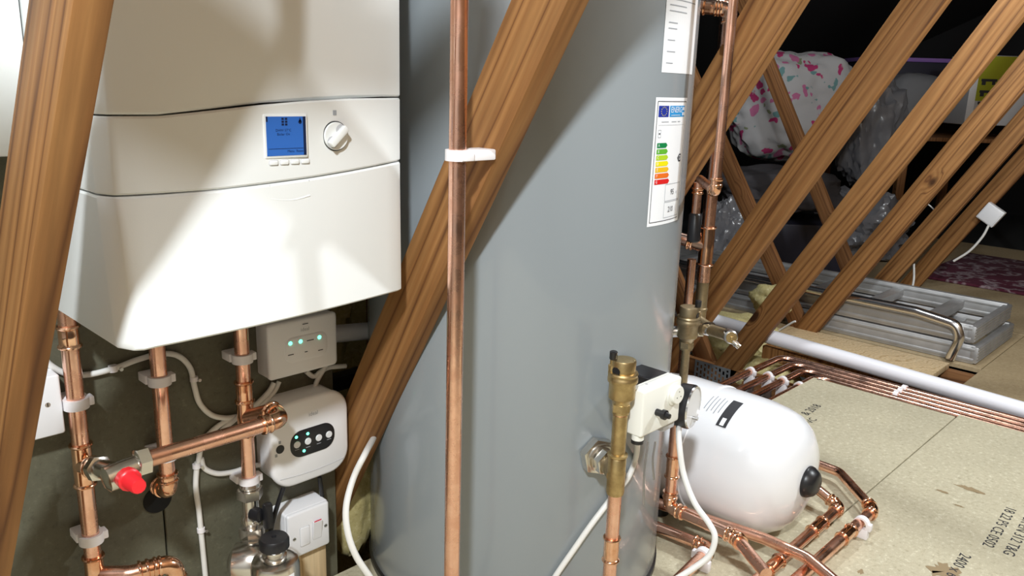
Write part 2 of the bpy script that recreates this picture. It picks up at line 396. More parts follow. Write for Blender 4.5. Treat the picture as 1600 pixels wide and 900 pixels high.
# the other webs of the same trusses, leaning the other way from the same joints
def backweb(X, lo, hi, label, mat='wood_dark'):
    p, q = PX(*lo, X), PX(*hi, X); d = (q-p).normalized(); return beam('truss_web', p-d*.08, q+d*(.9 if X > 3.5 else 1.2), .035, .07, label, mat)
backweb(2.60, (1098, 560), (1062, 470), 'dark timber web leaning back behind the brass air vent', 'wood_dark')
backweb(3.205, (1238, 490), (1155, 300), 'dark timber web leaning back behind the second lit web', 'wood_dark')
backweb(3.84, (1316, 400), (1225, 170), 'dark timber web leaning back across the flamingo fabric', 'wood_dark')
# ceiling joists under the webs
for k, X in enumerate(TRX):
    o = beam('ceiling_joist', (X, 3.6, -.155), (X, -2.5, -.155), .037, .09, None, 'wood_dark'); o['kind'] = 'structure'; o.name = 'trim_%d' % (k+1)
# chipboard deck: separate sheets with open joints
deck = thing('floor_deck', (1.2, .3, 0), 'pale chipboard deck', 'floor'); deck['kind'] = 'structure'; del deck['category']; del deck['label']
DZ = -.022
for (x0, y0, x1, y1) in ((-1.2, .5655, 2.43, .985), (-1.2, -.036, 2.455, .5625), (-1.2, -.64, 2.455, -.039), (-1.2, .987, 1.31, 1.119)):
    obj('board', G().box((x0, y0, DZ), (x1, y1, 0), .0012, 1), 'chipboard', deck, smooth=False)
for X in (-.6, 0., .6, 1.2, 1.85): obj('batten', G().box((X, -.64, -.11), (X+.045, .98, DZ)), 'wood_dark', deck, smooth=False)
# far boards lie lower, on the joists
far = thing('floor_far', (4, 0, -.1), '', ''); far['kind'] = 'structure'; del far['category']; del far['label']
for (x0, y0, x1, y1) in ((2.93, -2.2, 3.9, .70), (3.26, .703, 3.9, 1.9), (3.903, -2.2, 6.2, .3), (3.903, .303, 6.2, 1.9)):
    obj('board', G().box((x0, y0, -.11), (x1, y1, -.092), .0012, 1), 'chipboard_tan', far, smooth=False)
tag(obj('plank', G().box((2.98, .80, -.108), (3.22, 1.62, -.085), .002), 'wood_pale'), 'pale loose plank beside the front rail of the ladder', 'plank')
tag(obj('timber_offcut', G().box((2.74, 1.0, -.11), (2.83, 1.26, -.045), .003), 'wood_pale'), 'short pale timber block beside the bend of the copper pipes', 'offcut')
obj_j = struct('trim_8', G().box((2.70, -1.6, -.11), (2.745, 1.3, -.03), .002), 'wood')

# boarded wall behind the boiler
wall = thing('wall_back', (0, WY, -.2), '', ''); wall['kind'] = 'structure'; del wall['category']; del wall['label']
jx = PY(256, 800, WY).x; rx = PY(518, 500, WY).x
for x0, x1 in ((-1.1, jx-.0012), (jx+.0012, rx)): obj('board', G().box((x0, WY, -.15), (x1, WY+.018, 1.75), .0012, 1), 'greenboard', wall, smooth=False)
for X in (-.6, 0., .66): obj('stud', G().box((X, WY+.018, -.15), (X+.045, WY+.09, 1.5)), 'wood_dark', wall, smooth=False)
def tuft(name, c, s, label, seed=0, mat='insulation'):
    m = bmesh.new(); bmesh.ops.create_icosphere(m, subdivisions=4, radius=1); rnd = random.Random(seed)
    from mathutils import noise
    for q in m.verts:
        n1 = noise.noise(q.co*1.6+V((seed*3.1, 0, 0))); n2 = noise.noise(q.co*6+V((0, seed*2.3, 0)))
        q.co = V([q.co[i]*s[i]*(1+.28*n1+.1*n2) for i in range(3)])+V(c)
    g = G().bm(m); return tag(obj(name, g, mat), label, 'insulation', 'loose loft insulation')
m = bmesh.new(); bmesh.ops.create_grid(m, x_segments=40, y_segments=40, size=.5)
from mathutils import noise
g = G().bm(m); g.v = [V((.74+a.x*.32, 1.265+.035*noise.noise(V((a.x*9, a.y*9, 0)))+.02*noise.noise(V((a.x*30, a.y*30, 5))), .38+a.y*1.1)) for a in g.v]
n0 = len(g.v); g.add([a+V((0, .12, 0)) for a in g.v], [f[::-1] for f in g.f])
tag(obj('insulation_batt', g, 'insulation'), 'yellow insulation batt showing between the green board and the leaning web', 'insulation')
p0, p1 = PY(519, 522, 1.165), PY(585, 516, 1.165)
dd = (p1-p0).normalized()
tag(obj('waste_pipe', G().tube([p0-dd*.1, p1+dd*.05], .016, 20), 'pvc_white'), 'short white plastic pipe right of the upper control box', 'pipe')
q = PY(555, 592, 1.18)
tag(obj('duct_strip', G().box((q.x-.12, 1.17, q.z-.012), (q.x+.06, 1.20, q.z+.016), .004), 'black_plastic'), 'black strip in front of the insulation batt', 'strip')
tag(obj('stud_post', G().box((PY(579, 500, 1.19).x, 1.185, -.15), (PY(579, 500, 1.19).x+.03, 1.205, 1.2), .002), 'wood_dark'), 'dark upright stud between insulation and cylinder', 'stud')
tag(obj('wall_panel', G().box((-.9, 1.07, .782), (.2915, 1.118, 1.6), .004), 'boiler_white'), 'plain white panel left of the nearest leaning post', 'panel')

# ------------------------------------------------------------------ boiler
BX0, BX1, BZ0, BZ1, BYF, BYB = .293, .690, .592, 1.30, .868, 1.118
boiler = thing('boiler', ((BX0+BX1)/2, (BYF+BYB)/2, BZ0), 'white wall-hung boiler with blue display and round dial', 'boiler')
def bprof(z, kind):
    """plan outline of the casing at height z, left side round the front to the right side"""
    t = min(1, max(0, (z-BZ0)/(.76-BZ0))); cw = .016+.034*t                    # corner widens upwards
    lean = 0.
    if kind == 'door': lean = -.020*(1-t)
    f = .8735
    P = [(BX0, BYB), (BX0, 1.0), (BX0, f+.026), (BX0+.0008, f+.0235), (BX0+.011, f+.0065), (BX0+.0135, f+.0045), (BX0+.02, f+.003*t), (BX0+.02+cw*.4, f+.001*t), (BX0+.022+cw*.8, f)]
    n = 16
    for k in range(1, n):
        u = k/n; x = BX0+.022+cw*.8+(BX1-.012-BX0-.022-cw*.8)*u; y = f-.009*math.sin(math.pi*u)**.8
        if kind == 'top':                                                     # rolls back towards the seam
            h = .03+.10*min(1, u*1.5); q_ = max(0, 1-(z-zs(x, SU))/h); y += .006*q_*q_*min(1, u*2.5)
        P.append((x, y))
    P += [(BX1-.012, f), (BX1-.004, f+.003), (BX1, f+.010), (BX1, .95), (BX1, BYB)]
    return [(x, y if y > .94 else y+lean*max(0, min(1, (.96-y)/.07))*max(.1, min(1, (BX1-x)/.38))+(x-.49)*.04*min(1, (.94-y)/.05)) for x, y in P]
def zs(x, pts):
    if x <= pts[0][0]: return pts[0][1]
    for (a, za), (b_, zb) in zip(pts, pts[1:]):
        if x <= b_:
            t = (x-a)/(b_-a); return za+(zb-za)*t
    return pts[-1][1]
SU = [(.293, .838), (.345, .838), (.40, .8435), (.46, .850), (.52, .855), (.6, .859), (.69, .860)]
SL = [(.293, .756), (.345, .755), (.41, .7555), (.47, .7585), (.533, .762), (.6, .767), (.69, .775)]
def shell(ztop, zbot, kind, bev=.0022):
    g = G(); L = []
    fs_ = [1, 1, .97, .9, .8, .65, .5, .4, .32, .25, .19, .14, .10, .06, .03, 0, 0] if kind == 'top' else [1, 1, .85, .7, .55, .4, .28, .18, .1, .05, 0, 0]
    for i, f in enumerate(fs_):
        row = []; edge = i in (0, len(fs_)-1); dz = bev if i in (1, len(fs_)-2) else 0
        base = bprof(.7, kind)
        for k in range(len(base)):
            x = base[k][0]; z = zbot(x)+(ztop(x)-zbot(x))*f+(-dz if f == 1 else (dz if f == 0 else 0))
            x, y = bprof(z, kind)[k]
            if edge: y = y+(bev if y < BYB-.01 else 0); x = min(max(x, BX0+bev), BX1-bev)
            row.append((x, y, z))
        L.append(row)
    n = len(L[0]); vs = [p for r_ in L for p in r_]; fs = []
    for i in range(len(L)-1):
        for k in range(n-1): fs.append((i*n+k, (i+1)*n+k, (i+1)*n+k+1, i*n+k+1))
    fs.append(tuple(range(n))); fs.append(tuple(range((len(L)-1)*n, len(L)*n))[::-1])
    for i in range(len(L)-1): fs.append((i*n, i*n+n-1, (i+1)*n+n-1, (i+1)*n))
    return g.add(vs, fs)
gap = .0009
obj('upper_casing', shell(lambda x: BZ1, lambda x: zs(x, SU)+gap, 'top'), 'boiler_white', boiler)
fascia = obj('control_fascia', shell(lambda x: zs(x, SU)-gap, lambda x: zs(x, SL)+gap, 'fascia'), 'boiler_white', boiler)
door = obj('lower_door', shell(lambda x: zs(x, SL)-gap, lambda x: BZ0, 'door'), 'boiler_white', boiler)
obj('inner_case', G().box((BX0+.012, .925, BZ0+.01), (BX1-.006, BYB-.002, BZ1-.01)), 'dark_gap', boiler, smooth=False)
def fy(x):   # front of the fascia at x
    P = bprof(.8, 'fascia')
    for (a, ya), (b_, yb) in zip(P, P[1:]):
        if a < x <= b_ and x > BX0+.04: return ya+(yb-ya)*(x-a)/(b_-a)
    return .866
LX0, LX1, LZ0, LZ1 = .4755, .5275, .791, .8365
yf = min(fy(LX0), fy(LX1), fy(.5))
obj('display_bezel', G().rrect(LX0-.003, LX1+.003, LZ0-.003, LZ1+.003, yf+.01, yf-.0012, .002, .001, 3), 'boiler_white', fascia)
lcd = obj('display', G().box((LX0, yf-.0016, LZ0), (LX1, yf+.002, LZ1)), 'lcd_blue', fascia, smooth=False)
yl = yf-.0019
def flat(parent, name, x0, x1, z0, z1, y, mat): return obj(name, G().box((x0, y, z0), (x1, y+.0004, z1)), mat, parent, smooth=False)
# marks on the display: dark right and top margin, status line, icons
g = G()
for (x0, x1, z0, z1) in ((LX1-.0035, LX1, LZ0, LZ1), (LX0, LX0+.002, LZ1-.006, LZ1), (LX0+.002, LX1-.004, LZ0+.008, LZ0+.0085)): g.box((x0, yl, z0), (x1, yl+.0004, z1))
for dx in (.020, .0245):
    for dz in (.0015, .0048, .008): g.box((LX0+dx, yl, LZ1-dz-.0024), (LX0+dx+.003, yl+.0004, LZ1-dz))
g.lathe([(.0022, 0), (.0022, .0004)], (LX1-.0075, yl, LZ1-.0065), (0, 1, 0), 12); g.add([(LX1-.0097, yl, LZ1-.0062), (LX1-.0053, yl, LZ1-.0062), (LX1-.0075, yl, LZ1-.001)], [(0, 1, 2)])
for k, (t, dx, dz) in enumerate((('DHW 57°C', .022, .016), ('Boiler On', .022, .0205), ('Menu', .031, .0405), ('Reset', .043, .0405))):
    tg = textgeo(t, .0042); g.add([p+V((LX0+dx, yl, LZ1-dz)) for p in tg.v], tg.f)
obj('display_marks', g, 'lcd_ink', fascia, smooth=False)
for k in range(4):
    x = .4785+k*.0143; yk = min(fy(x), fy(x+.012))
    obj('display_button_rim', G().rrect(x-.0006, x+.0118, .7795, .7862, yk+.006, yk-.0004, .002, .0003, 4), 'grey_plastic', fascia)
    obj('display_button', G().rrect(x, x+.0112, .7802, .7856, yk+.006, yk-.0016, .0018, .0008, 4), 'boiler_white', fascia)
kc = V((.5725, fy(.5725), .812))
obj('dial_recess', G().lathe([(.0185, -.003), (.0185, .0012), (.0172, .0014)], kc, (0, -1, 0), 40), 'dark_gap', fascia)
dial = obj('dial', G().lathe([(.0172, -.003), (.0172, .003), (.0165, .004), (.002, .004)], kc, (0, -1, 0), 40), 'boiler_white', fascia)
M = Matrix.Translation(kc) @ Matrix.Rotation(math.radians(-42), 4, 'Y')
obj('dial_grip', G().box((-.0158, -.012, -.0045), (.0158, -.003, .0045), .002).xf(M), 'boiler_white', fascia)
for s in (-1, 1): obj('dial_scoop', G().lathe([(.0001, 0), (.0075, 0), (.0075, .0005)], kc+V((s*.0065, -.0042, s*.0073)), (0, -1, 0), 20), 'grey_plastic', fascia)
flat(fascia, 'dial_mark', kc.x-.0025, kc.x+.0025, .8375, .8435, fy(.5725)-.0006, 'ink_grey')
# finger pull at the top of the lower door: a shallow scoop with a lit lip
PXa, PXb = .478, .532
gg = G()
for k in range(12):
    t0, t1 = k/12, (k+1)/12
    f = lambda t: (PXa+(PXb-PXa)*t, .7395-.0035*math.sin(math.pi*t))
    (xa, za), (xb, zb) = f(t0), f(t1); yy = fy(xa)+.0006
    gg.add([(xa, yy, za), (xb, yy, zb), (xb, yy-.0022, zb+.001), (xa, yy-.0022, za+.001), (xb, yy-.0016, zb+.003), (xa, yy-.0016, za+.003)], [(0, 1, 2, 3), (3, 2, 4, 5)])
obj('door_pull', gg, 'boiler_white', door)
for x in (PXa, PXb): flat(door, 'pull_edge', x-.0004, x+.0004, .741, zs(x, SL)-.002, fy(x)-.0001, 'grey_plastic')
obj('pipe_tray', G().box((BX0+.02, .90, BZ0-.004), (BX1-.02, 1.1, BZ0+.012)), 'grey_plastic', boiler, smooth=False)

# ------------------------------------------------------------------ pipework under the boiler
PYY = 1.085; R22 = .011
X1 = PY(118, 620, PYY).x; X2 = PY(254, 650, PYY).x; X3 = PY(382, 620, PYY).x
zat = lambda x, y, Y=PYY: PY(x, y, Y).z
# left drop with tee and compression valve
zt = zat(133, 725); zb = zat(160, 888)
r1 = pipe('copper_pipe', 'leftmost copper drop pipe under the boiler with tee and red valve', [(X1, PYY, .60), (X1, PYY, zb-.25)], R22,
          couplings=[((X1, PYY, zat(110, 525)), (0, 0, 1), .03), ((X1, PYY, zb), (0, 0, 1), .05)])
tee = obj('tee', sleeve(G(), V((X1, PYY, zt)), V((0, 0, 1)), .062, R22), 'copper_fitting', r1)
bd_ = (V((.35, -1, 0))).normalized()
VY = .985                                                    # plane of the crossing pipe
zc = PY(330, 688, VY).z
c0 = V((X1, PYY, zt)); vb = V((PY(190, 742, VY).x, VY, PY(190, 740, VY).z)); vd = (vb-c0).normalized()
obj('tee_branch', sleeve(G().tube([c0, c0+vd*.03], R22*1.13, 18), c0+vd*.028, vd, .012, R22), 'copper_fitting', r1)
valve = thing('bypass_valve', vb, 'nickel bypass valve with a red cap between the copper pipes', 'valve')
g = G().tube([c0+vd*.03, vb], .0125, 20); hexnut(g, c0+vd*.042, vd, .0175, .014); obj('inlet_nut', g, 'nickel', valve)
g = G().lathe([(.010, -.022), (.0165, -.018), (.0175, 0), (.0165, .018), (.010, .022)], vb, (1, 0, .12), 24); obj('body', g, 'nickel', valve)
pr = PY(228, 729, VY); hexd = V((1, 0, 0))
g = G(); hexnut(g, V((pr.x-.004, VY, zc)), hexd, .0185, .017); g.tube([vb, V((pr.x, VY, zc))], .0118, 18); obj('outlet_nut', g, 'nickel', valve)
cd_ = (PY(232, 772, .90)-vb).normalized()
g = G().lathe([(.009, 0), (.011, .01), (.011, .016), (.009, .02)], vb, cd_, 20); obj('bonnet', g, 'nickel', valve)
g = G().lathe([(.0125, .016), (.0142, .018), (.0142, .029), (.0125, .030), (.0108, .032), (.0095, .055), (.0085, .0565), (.001, .0565)], vb, cd_, 12); obj('cap', g, 'red_plastic', valve)
# crossing pipe from the right drop towards the camera and left to the valve
ztee3 = zat(391, 650)
pipe('copper_pipe', 'copper cross pipe running from the red-capped valve to the third drop', [(pr.x, VY, zc), (X3+.006, VY, zc), (X3+.006, VY+.03, zc+.004), (X3, PYY, ztee3)], R22, fit=(1,), R=.02)
# middle drop going into the wall
zel = zat(263, 768)
pipe('copper_pipe', 'middle copper drop pipe elbowing into a hole in the green board', [(X2, PYY, .60), (X2, PYY, zel), (X2-.004, WY+.03, zel-.003)], R22, fit=(1,), R=.018)
hp = PY(246, 780, WY)
tag(obj('wall_hole', G().lathe([(.021, 0), (.021, .0012)], (hp.x, WY-.0002, hp.z), (0, -1, 0), 32), 'black_hole'), 'round black hole where the middle drop enters the board', 'hole')
# right drop: tee, then down to the filter
zlow = zat(386, 745)
r3 = pipe('copper_pipe', 'third copper drop pipe meeting the cross pipe above the filter', [(X3, PYY, .60), (X3, PYY, zat(390, 775))], R22,
          couplings=[((X3, PYY, zat(381, 612)), (0, 0, 1), .035)])
obj('tee', sleeve(G(), V((X3, PYY, ztee3)), V((0, 0, 1)), .06, R22), 'copper_fitting', r3)
# lower left branch
e0 = V((X1, PYY, zat(160, 893)))
pipe('copper_pipe', 'copper branch curling right at the bottom left corner', [e0, e0+V((.035, -.03, 0)), e0+V((.09, -.045, .0)), e0+V((.105, -.05, -.15))], R22, fit=(2,), R=.026,
     couplings=[(e0+V((.06, -.037, 0)), (.055, -.015, 0), .03)])
for (x, y, X, l) in ((122, 629, X1, 'white clip on the leftmost drop pipe below the boiler'), (140, 841, X1, 'white clip low on the leftmost drop pipe'), (243, 595, X2, 'white clip on the middle drop pipe below the boiler'),
                  (252, 712, X2, 'white clip on the middle drop pipe behind the cross pipe'), (375, 560, X3, 'white clip on the third drop pipe beside the upper control box'), (385, 751, X3, 'white clip on the third drop pipe above the isolating valve')):
    clip((X, PYY, zat(x, y)), (0, 0, 1), (0, 1, 0), R22, l, stem=WY-PYY-R22)
# isolating valve and filter below the third drop
iv = thing('isolating_valve', (X3, PYY, zat(396, 835)), 'nickel isolating valve with a black lever above the filter', 'valve')
za, zb_ = zat(389, 770), zat(396, 828)
g = G(); hexnut(g, V((X3, PYY, za)), V((0, 0, 1)), .0205, .018); g.lathe([(.016, -.004), (.0175, 0), (.016, .004)], (X3, PYY, za+.014), (0, 0, 1), 20); obj('top_nut', g, 'nickel', iv)
g = G().lathe([(.0135, 0), (.0135, .012), (.0155, .016), (.0155, .026), (.013, .03), (.013, za-zb_)], (X3, PYY, zb_), (0, 0, 1), 22); obj('body', g, 'nickel', iv)
g = G(); hexnut(g, V((X3, PYY, zb_)), V((0, 0, 1)), .0205, .02); g.lathe([(.017, -.006), (.0185, 0), (.017, .006)], (X3, PYY, zb_-.016), (0, 0, 1), 20); obj('bottom_nut', g, 'nickel', iv)
lv = V((X3, PYY-.013, (za+zb_)/2+.002))
obj('lever_boss', G().lathe([(.011, -.004), (.011, .012), (.008, .014)], lv, (.35, -1, 0), 20), 'black_plastic', iv)
obj('lever', G().box((.006, -.022, -.024), (.021, -.010, .02), .004).xf(Matrix.Translation(lv)), 'black_plastic', iv)
fl = thing('magnetic_filter', (PY(430, 880, 1.0).x, 1.0, PY(430, 898, 1.0).z-.1), 'steel magnetic filter with a black top knob and white label', 'filter')
fc = PY(392, 878, 1.06); fax = V((.75, -.62, .0)).normalized()
obj('elbow_body', G().lathe([(.012, -.034), (.030, -.024), (.034, -.005), (.034, .012), (.030, .02)], fc, fax, 30), 'nickel', fl)
obj('neck', G().tube([V((X3, PYY, zb_-.01)), V((X3, PYY-.004, zb_-.035)), fc], .017, 20), 'nickel', fl)
cp = V((PY(430, 880, 1.0).x, 1.0, 0)); ztop = PY(437, 866, 1.0).z
obj('collar_ring', G().lathe([(.032, 0), (.0395, .001), (.0395, .006), (.036, .007), (.036, .010), (.0385, .011), (.0385, .016), (.03, .017)], fc+fax*.018, fax, 36), 'nickel', fl)
obj('canister', G().lathe([(.0365, -.14), (.0365, -.012), (.034, -.005), (.026, 0), (.018, .001)], (cp.x, cp.y, ztop), (0, 0, 1), 36), 'nickel', fl)
obj('knob_neck', G().lathe([(.018, -.003), (.018, .004), (.015, .006), (.015, .012), (.019, .014), (.019, .018)], (cp.x, cp.y, ztop), (0, 0, 1), 24), 'nickel', fl)
obj('knob', G().lathe([(.020, .014), (.0225, .017), (.0225, .029), (.020, .033), (.004, .034), (.003, .031), (.001, .031)], (cp.x, cp.y, ztop), (0, 0, 1), 32), 'black_plastic', fl)
def wrap(g, c, r, az0, z0):
    """lay flat geometry (x across, z up) round a vertical cylinder"""
    out = []
    for p in g.v:
        a = az0+p.x/r; out.append(V((c[0]+(r-p.y)*math.cos(a), c[1]+(r-p.y)*math.sin(a), z0+p.z)))
    g.v = out; return g
def patch(w_, h, y=0., nx=10, nz=1):
    g = G(); vs = [(-w_/2+w_*i/nx, y, -h/2+h*j/nz) for j in range(nz+1) for i in range(nx+1)]
    return g.add(vs, [(j*(nx+1)+i, j*(nx+1)+i+1, (j+1)*(nx+1)+i+1, (j+1)*(nx+1)+i) for j in range(nz) for i in range(nx)])
azc = math.radians(262)
obj('label', wrap(patch(.034, .08), cp, .0368, azc, ztop-.056), 'paper', fl, smooth=False)
g = textgeo('ideal', .0135); obj('label_text', wrap(g, cp, .0371, azc+.05, ztop-.026), 'ink', fl, smooth=False)
g = textgeo('filter', .0135); obj('label_text', wrap(g, cp, .0371, azc+.05, ztop-.046), 'ink', fl, smooth=False)
# ------------------------------------------------------------------ control boxes on the green board
def led(parent, x, z, y, r=.0022): return obj('indicator_light', G().lathe([(r, -.001), (r, .0006), (r*.6, .0012), (.0001, .0014)], (x, y, z), (0, -1, 0), 14), 'led_green', parent)
def put_text(parent, body, size, x, z, y, mat='ink', name='lettering'):
    g = textgeo(body, size); return obj(name, G().add([p+V((x, y, z)) for p in g.v], g.f), mat, parent, smooth=False)
# upper: flat box with three green lights
fyA = 1.082
tl, br_ = PY(416, 512, fyA), PY(528, 570, fyA); bl = PY(423, 596, fyA); tr = PY(527, 484, fyA)
x0, x1 = (tl.x+bl.x)/2, (tr.x+br_.x)/2; z0, z1 = (bl.z+br_.z)/2, (tl.z+tr.z)/2
A = thing('control_box', ((x0+x1)/2, WY, z0), 'square white control box with three green lights under the boiler', 'control box')
obj('back_case', G().rrect(x0+.001, x1-.001, z0+.001, z1-.001, WY, fyA+.008, .006, .001), 'white_plastic', A)
cov = obj('cover', G().rrect(x0, x1, z0, z1, fyA+.0075, fyA, .007, .004), 'white_plastic', A)
W_, H_ = x1-x0, z1-z0; cx = (x0+x1)/2
obj('inset_rim', G().rrect(x0+W_*.22, x1-W_*.16, z0+H_*.24, z0+H_*.70, fyA+.002, fyA-.0006, H_*.16, .0004), 'white_plastic', cov)
obj('inset', G().rrect(x0+W_*.23, x1-W_*.17, z0+H_*.255, z0+H_*.685, fyA+.002, fyA-.0011, H_*.15, .0004), 'white_plastic', cov)
def fr(u, v): return x0+W_*u, z0+H_*v
for u, v in ((.30, .605), (.445, .6), (.72, .60)): led(cov, *fr(u, v), fyA-.001, .0031)
for u, v, l_ in ((.30, .40, .08), (.52, .39, .04), (.73, .36, .07), (.585, .585, .1), (.52, .9, .08)):
    x, z = fr(u, v); flat(cov, 'print_dash', x-W_*l_/2, x+W_*l_/2, z-.0006, z+.0006, fyA-.0016, 'ink')
put_text(cov, 'ideal', .0085, *fr(.52, .80), fyA-.0003, 'ink_grey')
# lower: rounded square programmer with a black oval panel
fyB = 1.068
l_, r_ = PY(414, 700, fyB), PY(545, 672, fyB); t_, b_ = PY(490, 612, fyB), PY(470, 762, fyB)
x0, x1 = PY(424, 690, fyB).x, PY(545, 672, fyB).x; zc_ = (PY(487, 626, fyB).z+PY(478, 748, fyB).z)/2; hh = (x1-x0)/2*1.02
z0, z1 = zc_-hh, zc_+hh
B = thing('heating_programmer', ((x0+x1)/2, WY, z0), 'rounded white programmer with black oval panel of four buttons', 'programmer')
obj('back_case', G().rrect(x0+.002, x1-.002, z0+.002, z1-.002, WY, fyB+.010, .036, .002), 'white_plastic', B)
cov = obj('cover', G().rrect(x0, x1, z0, z1, fyB+.0095, fyB, .038, .005), 'white_plastic', B)
W_, H_ = x1-x0, z1-z0
px0, pz0 = fr(.225, .33); px1, pz1 = fr(.80, .645)
obj('panel', G().rrect(px0, px1, pz0, pz1, fyB+.002, fyB-.0012, (pz1-pz0)*.45, .0006), 'black_plastic', cov)
for u in (.305, .445, .585, .72): obj('button', G().lathe([(.0001, -.001), (.0058, -.001), (.0058, .0014), (.0052, .002), (.0001, .002)], (*[fr(u, .495)[0], fyB-.001, fr(u, .495)[1]],), (0, -1, 0), 22), 'lens_white', cov)
for u, v in ((.30, .585), (.445, .585), (.39, .395)): led(cov, *fr(u, v), fyB-.0014, .0024)
for u, v in ((.445, .425), (.585, .425), (.72, .435), (.305, .435)):
    x, z = fr(u, v); flat(cov, 'print_dash', x-.004, x+.004, z-.0004, z+.0004, fyB-.0016, 'ink_grey')
kx, kz = fr(.10, .50)
obj('selector_socket', G().lathe([(.0072, -.001), (.0072, .0006)], (kx, fyB, kz), (0, -1, 0), 24), 'black_plastic', cov)
for du, dv in ((-.05, -.06), (0., .08)): x, z = fr(.10+du, .50+dv); flat(cov, 'print_mark', x-.002, x+.002, z-.0025, z+.0025, fyB-.0003, 'ink_grey')
put_text(cov, 'ideal', .0095, *fr(.53, .80), fyB-.0004, 'ink_grey')
obj('lower_seam', G().tube([V((x0+.012+(x1-x0-.024)*k/10, fyB-.0003, z0+H_*.14-.004*math.sin(math.pi*k/10))) for k in range(11)], .0005, 6), 'grey_plastic', cov)
# fused spur low on the right
fyC = 1.072
tl, tr = PY(449, 810, fyC), PY(514, 782, fyC); br_ = PY(514, 852, fyC); bl = PY(455, 874, fyC)
x0, x1 = tl.x, tr.x; z0, z1 = (br_.z+bl.z)/2, (tl.z+tr.z)/2; W_, H_ = x1-x0, z1-z0
S = thing('fused_spur', ((x0+x1)/2, WY, z0), 'white switched fuse outlet low on the board beside the filter', 'switch')
obj('pattress_box', G().rrect(x0-.001, x1+.001, z0-.001, z1+.001, WY, fyC+.007, .004, .001), 'white_plastic', S)
fp = obj('face_plate', G().rrect(x0, x1, z0, z1, fyC+.0065, fyC, .004, .003), 'white_plastic', S)
a, c = fr(.28, .22); b2, d = fr(.50, .64)
obj('fuse_rim', G().rrect(a-.0007, b2+.0007, c-.0007, d+.0007, fyC+.002, fyC-.0004, .002, .0003, 4), 'grey_plastic', fp)
obj('fuse_holder', G().rrect(a, b2, c, d, fyC+.002, fyC-.0016, .002, .0006, 4), 'white_plastic', fp)
a, c = fr(.58, .26); b2, d = fr(.78, .68)
obj('rocker_rim', G().rrect(a-.0007, b2+.0007, c-.0007, d+.0007, fyC+.002, fyC-.0004, .002, .0003, 4), 'grey_plastic', fp)
obj('rocker', G().add([(a, fyC-.0006, c), (b2, fyC-.0006, c), (b2, fyC-.0055, d), (a, fyC-.0055, d), (a, fyC+.002, c), (b2, fyC+.002, c), (b2, fyC+.002, d), (a, fyC+.002, d)], [(0, 1, 2, 3), (0, 4, 5, 1), (1, 5, 6, 2), (2, 6, 7, 3), (3, 7, 4, 0), (7, 6, 5, 4)]), 'white_plastic', fp, smooth=False)
flat(fp, 'rocker_mark', a+.001, b2-.001, d-.0005, d+.002, fyC-.0045, 'red_mark')
for u, v in ((.14, .45), (.90, .47)):
    x, z = fr(u, v); obj('screw', G().lathe([(.0032, -.001), (.0032, .0004)], (x, fyC, z), (0, -1, 0), 16), 'steel', fp); flat(fp, 'screw_slot', x-.0025, x+.0025, z-.0005, z+.0005, fyC-.0008, 'black_hole')
xw = PY(512, 880, 1.09).x
tag(obj('timber_batten', G().box((x0+.02, 1.085, -.02), (x1, 1.119, z0-.002), .002), 'wood_pale'), 'short upright batten under the fused outlet', 'batten')
# blank plate at the left
fyD = 1.085
tr = PY(91, 584, fyD); br_ = PY(99, 676, fyD)
x1 = (tr.x+br_.x)/2+.002; x0 = x1-.086; z1, z0 = tr.z-.001, br_.z-.001; W_, H_ = x1-x0, z1-z0
D = thing('socket_box', ((x0+x1)/2, WY, z0), 'white electrical box half hidden behind the nearest post', 'socket')
obj('pattress_box', G().rrect(x0, x1, z0, z1, WY, fyD+.006, .003, .001), 'white_plastic', D)
fp = obj('face_plate', G().rrect(x0, x1, z0, z1, fyD+.0055, fyD, .003, .002), 'white_plastic', D)
for u, v in ((.80, .54), (.52, .4)):
    x, z = fr(u, v); obj('screw', G().lathe([(.0032, -.001), (.0032, .0005)], (x, fyD, z), (0, -1, 0), 16), 'steel', fp); flat(fp, 'screw_slot', x-.0005, x+.0005, z-.0025, z+.0025, fyD-.0009, 'black_hole')

# ------------------------------------------------------------------ cables on the board
wy = WY-.005
WP = lambda pts, Y=wy: [PY(x, y, Y) for x, y in pts]
cable('white_cable', 'white cable looping across the board under the boiler', WP([(60, 548), (78, 570), (105, 584), (140, 585), (180, 575), (215, 562), (250, 553), (278, 556), (297, 575), (304, 605), (312, 630), (330, 648), (352, 653), (375, 650)]))
cable('white_cable', 'white cable from the upper control box curling behind the third drop pipe', WP([(436, 596), (428, 612), (408, 632), (385, 648), (350, 660), (325, 680), (314, 700), (310, 722)]))
cable('white_cable', 'second white cable beside it under the upper control box', WP([(428, 598), (420, 612), (402, 630), (380, 645), (352, 668), (330, 690)], wy-.004))
cable('white_cable', 'white cable running down the board with small clips', WP([(308, 722), (306, 760), (311, 800), (315, 840), (319, 880), (324, 930)]))
cable('white_cable', 'white cable drooping from the clip to the programmer', WP([(314, 716), (320, 732), (340, 740), (365, 737), (390, 729), (414, 725)]))
cable('white_cable', 'short cable hanging between control box and programmer', WP([(510, 570), (498, 590), (492, 605), (490, 618)], wy-.004))
cable('white_cable', 'pale cable leaving the upper control box to the right', WP([(478, 580), (490, 588), (502, 580), (515, 574), (540, 572)], wy-.002))
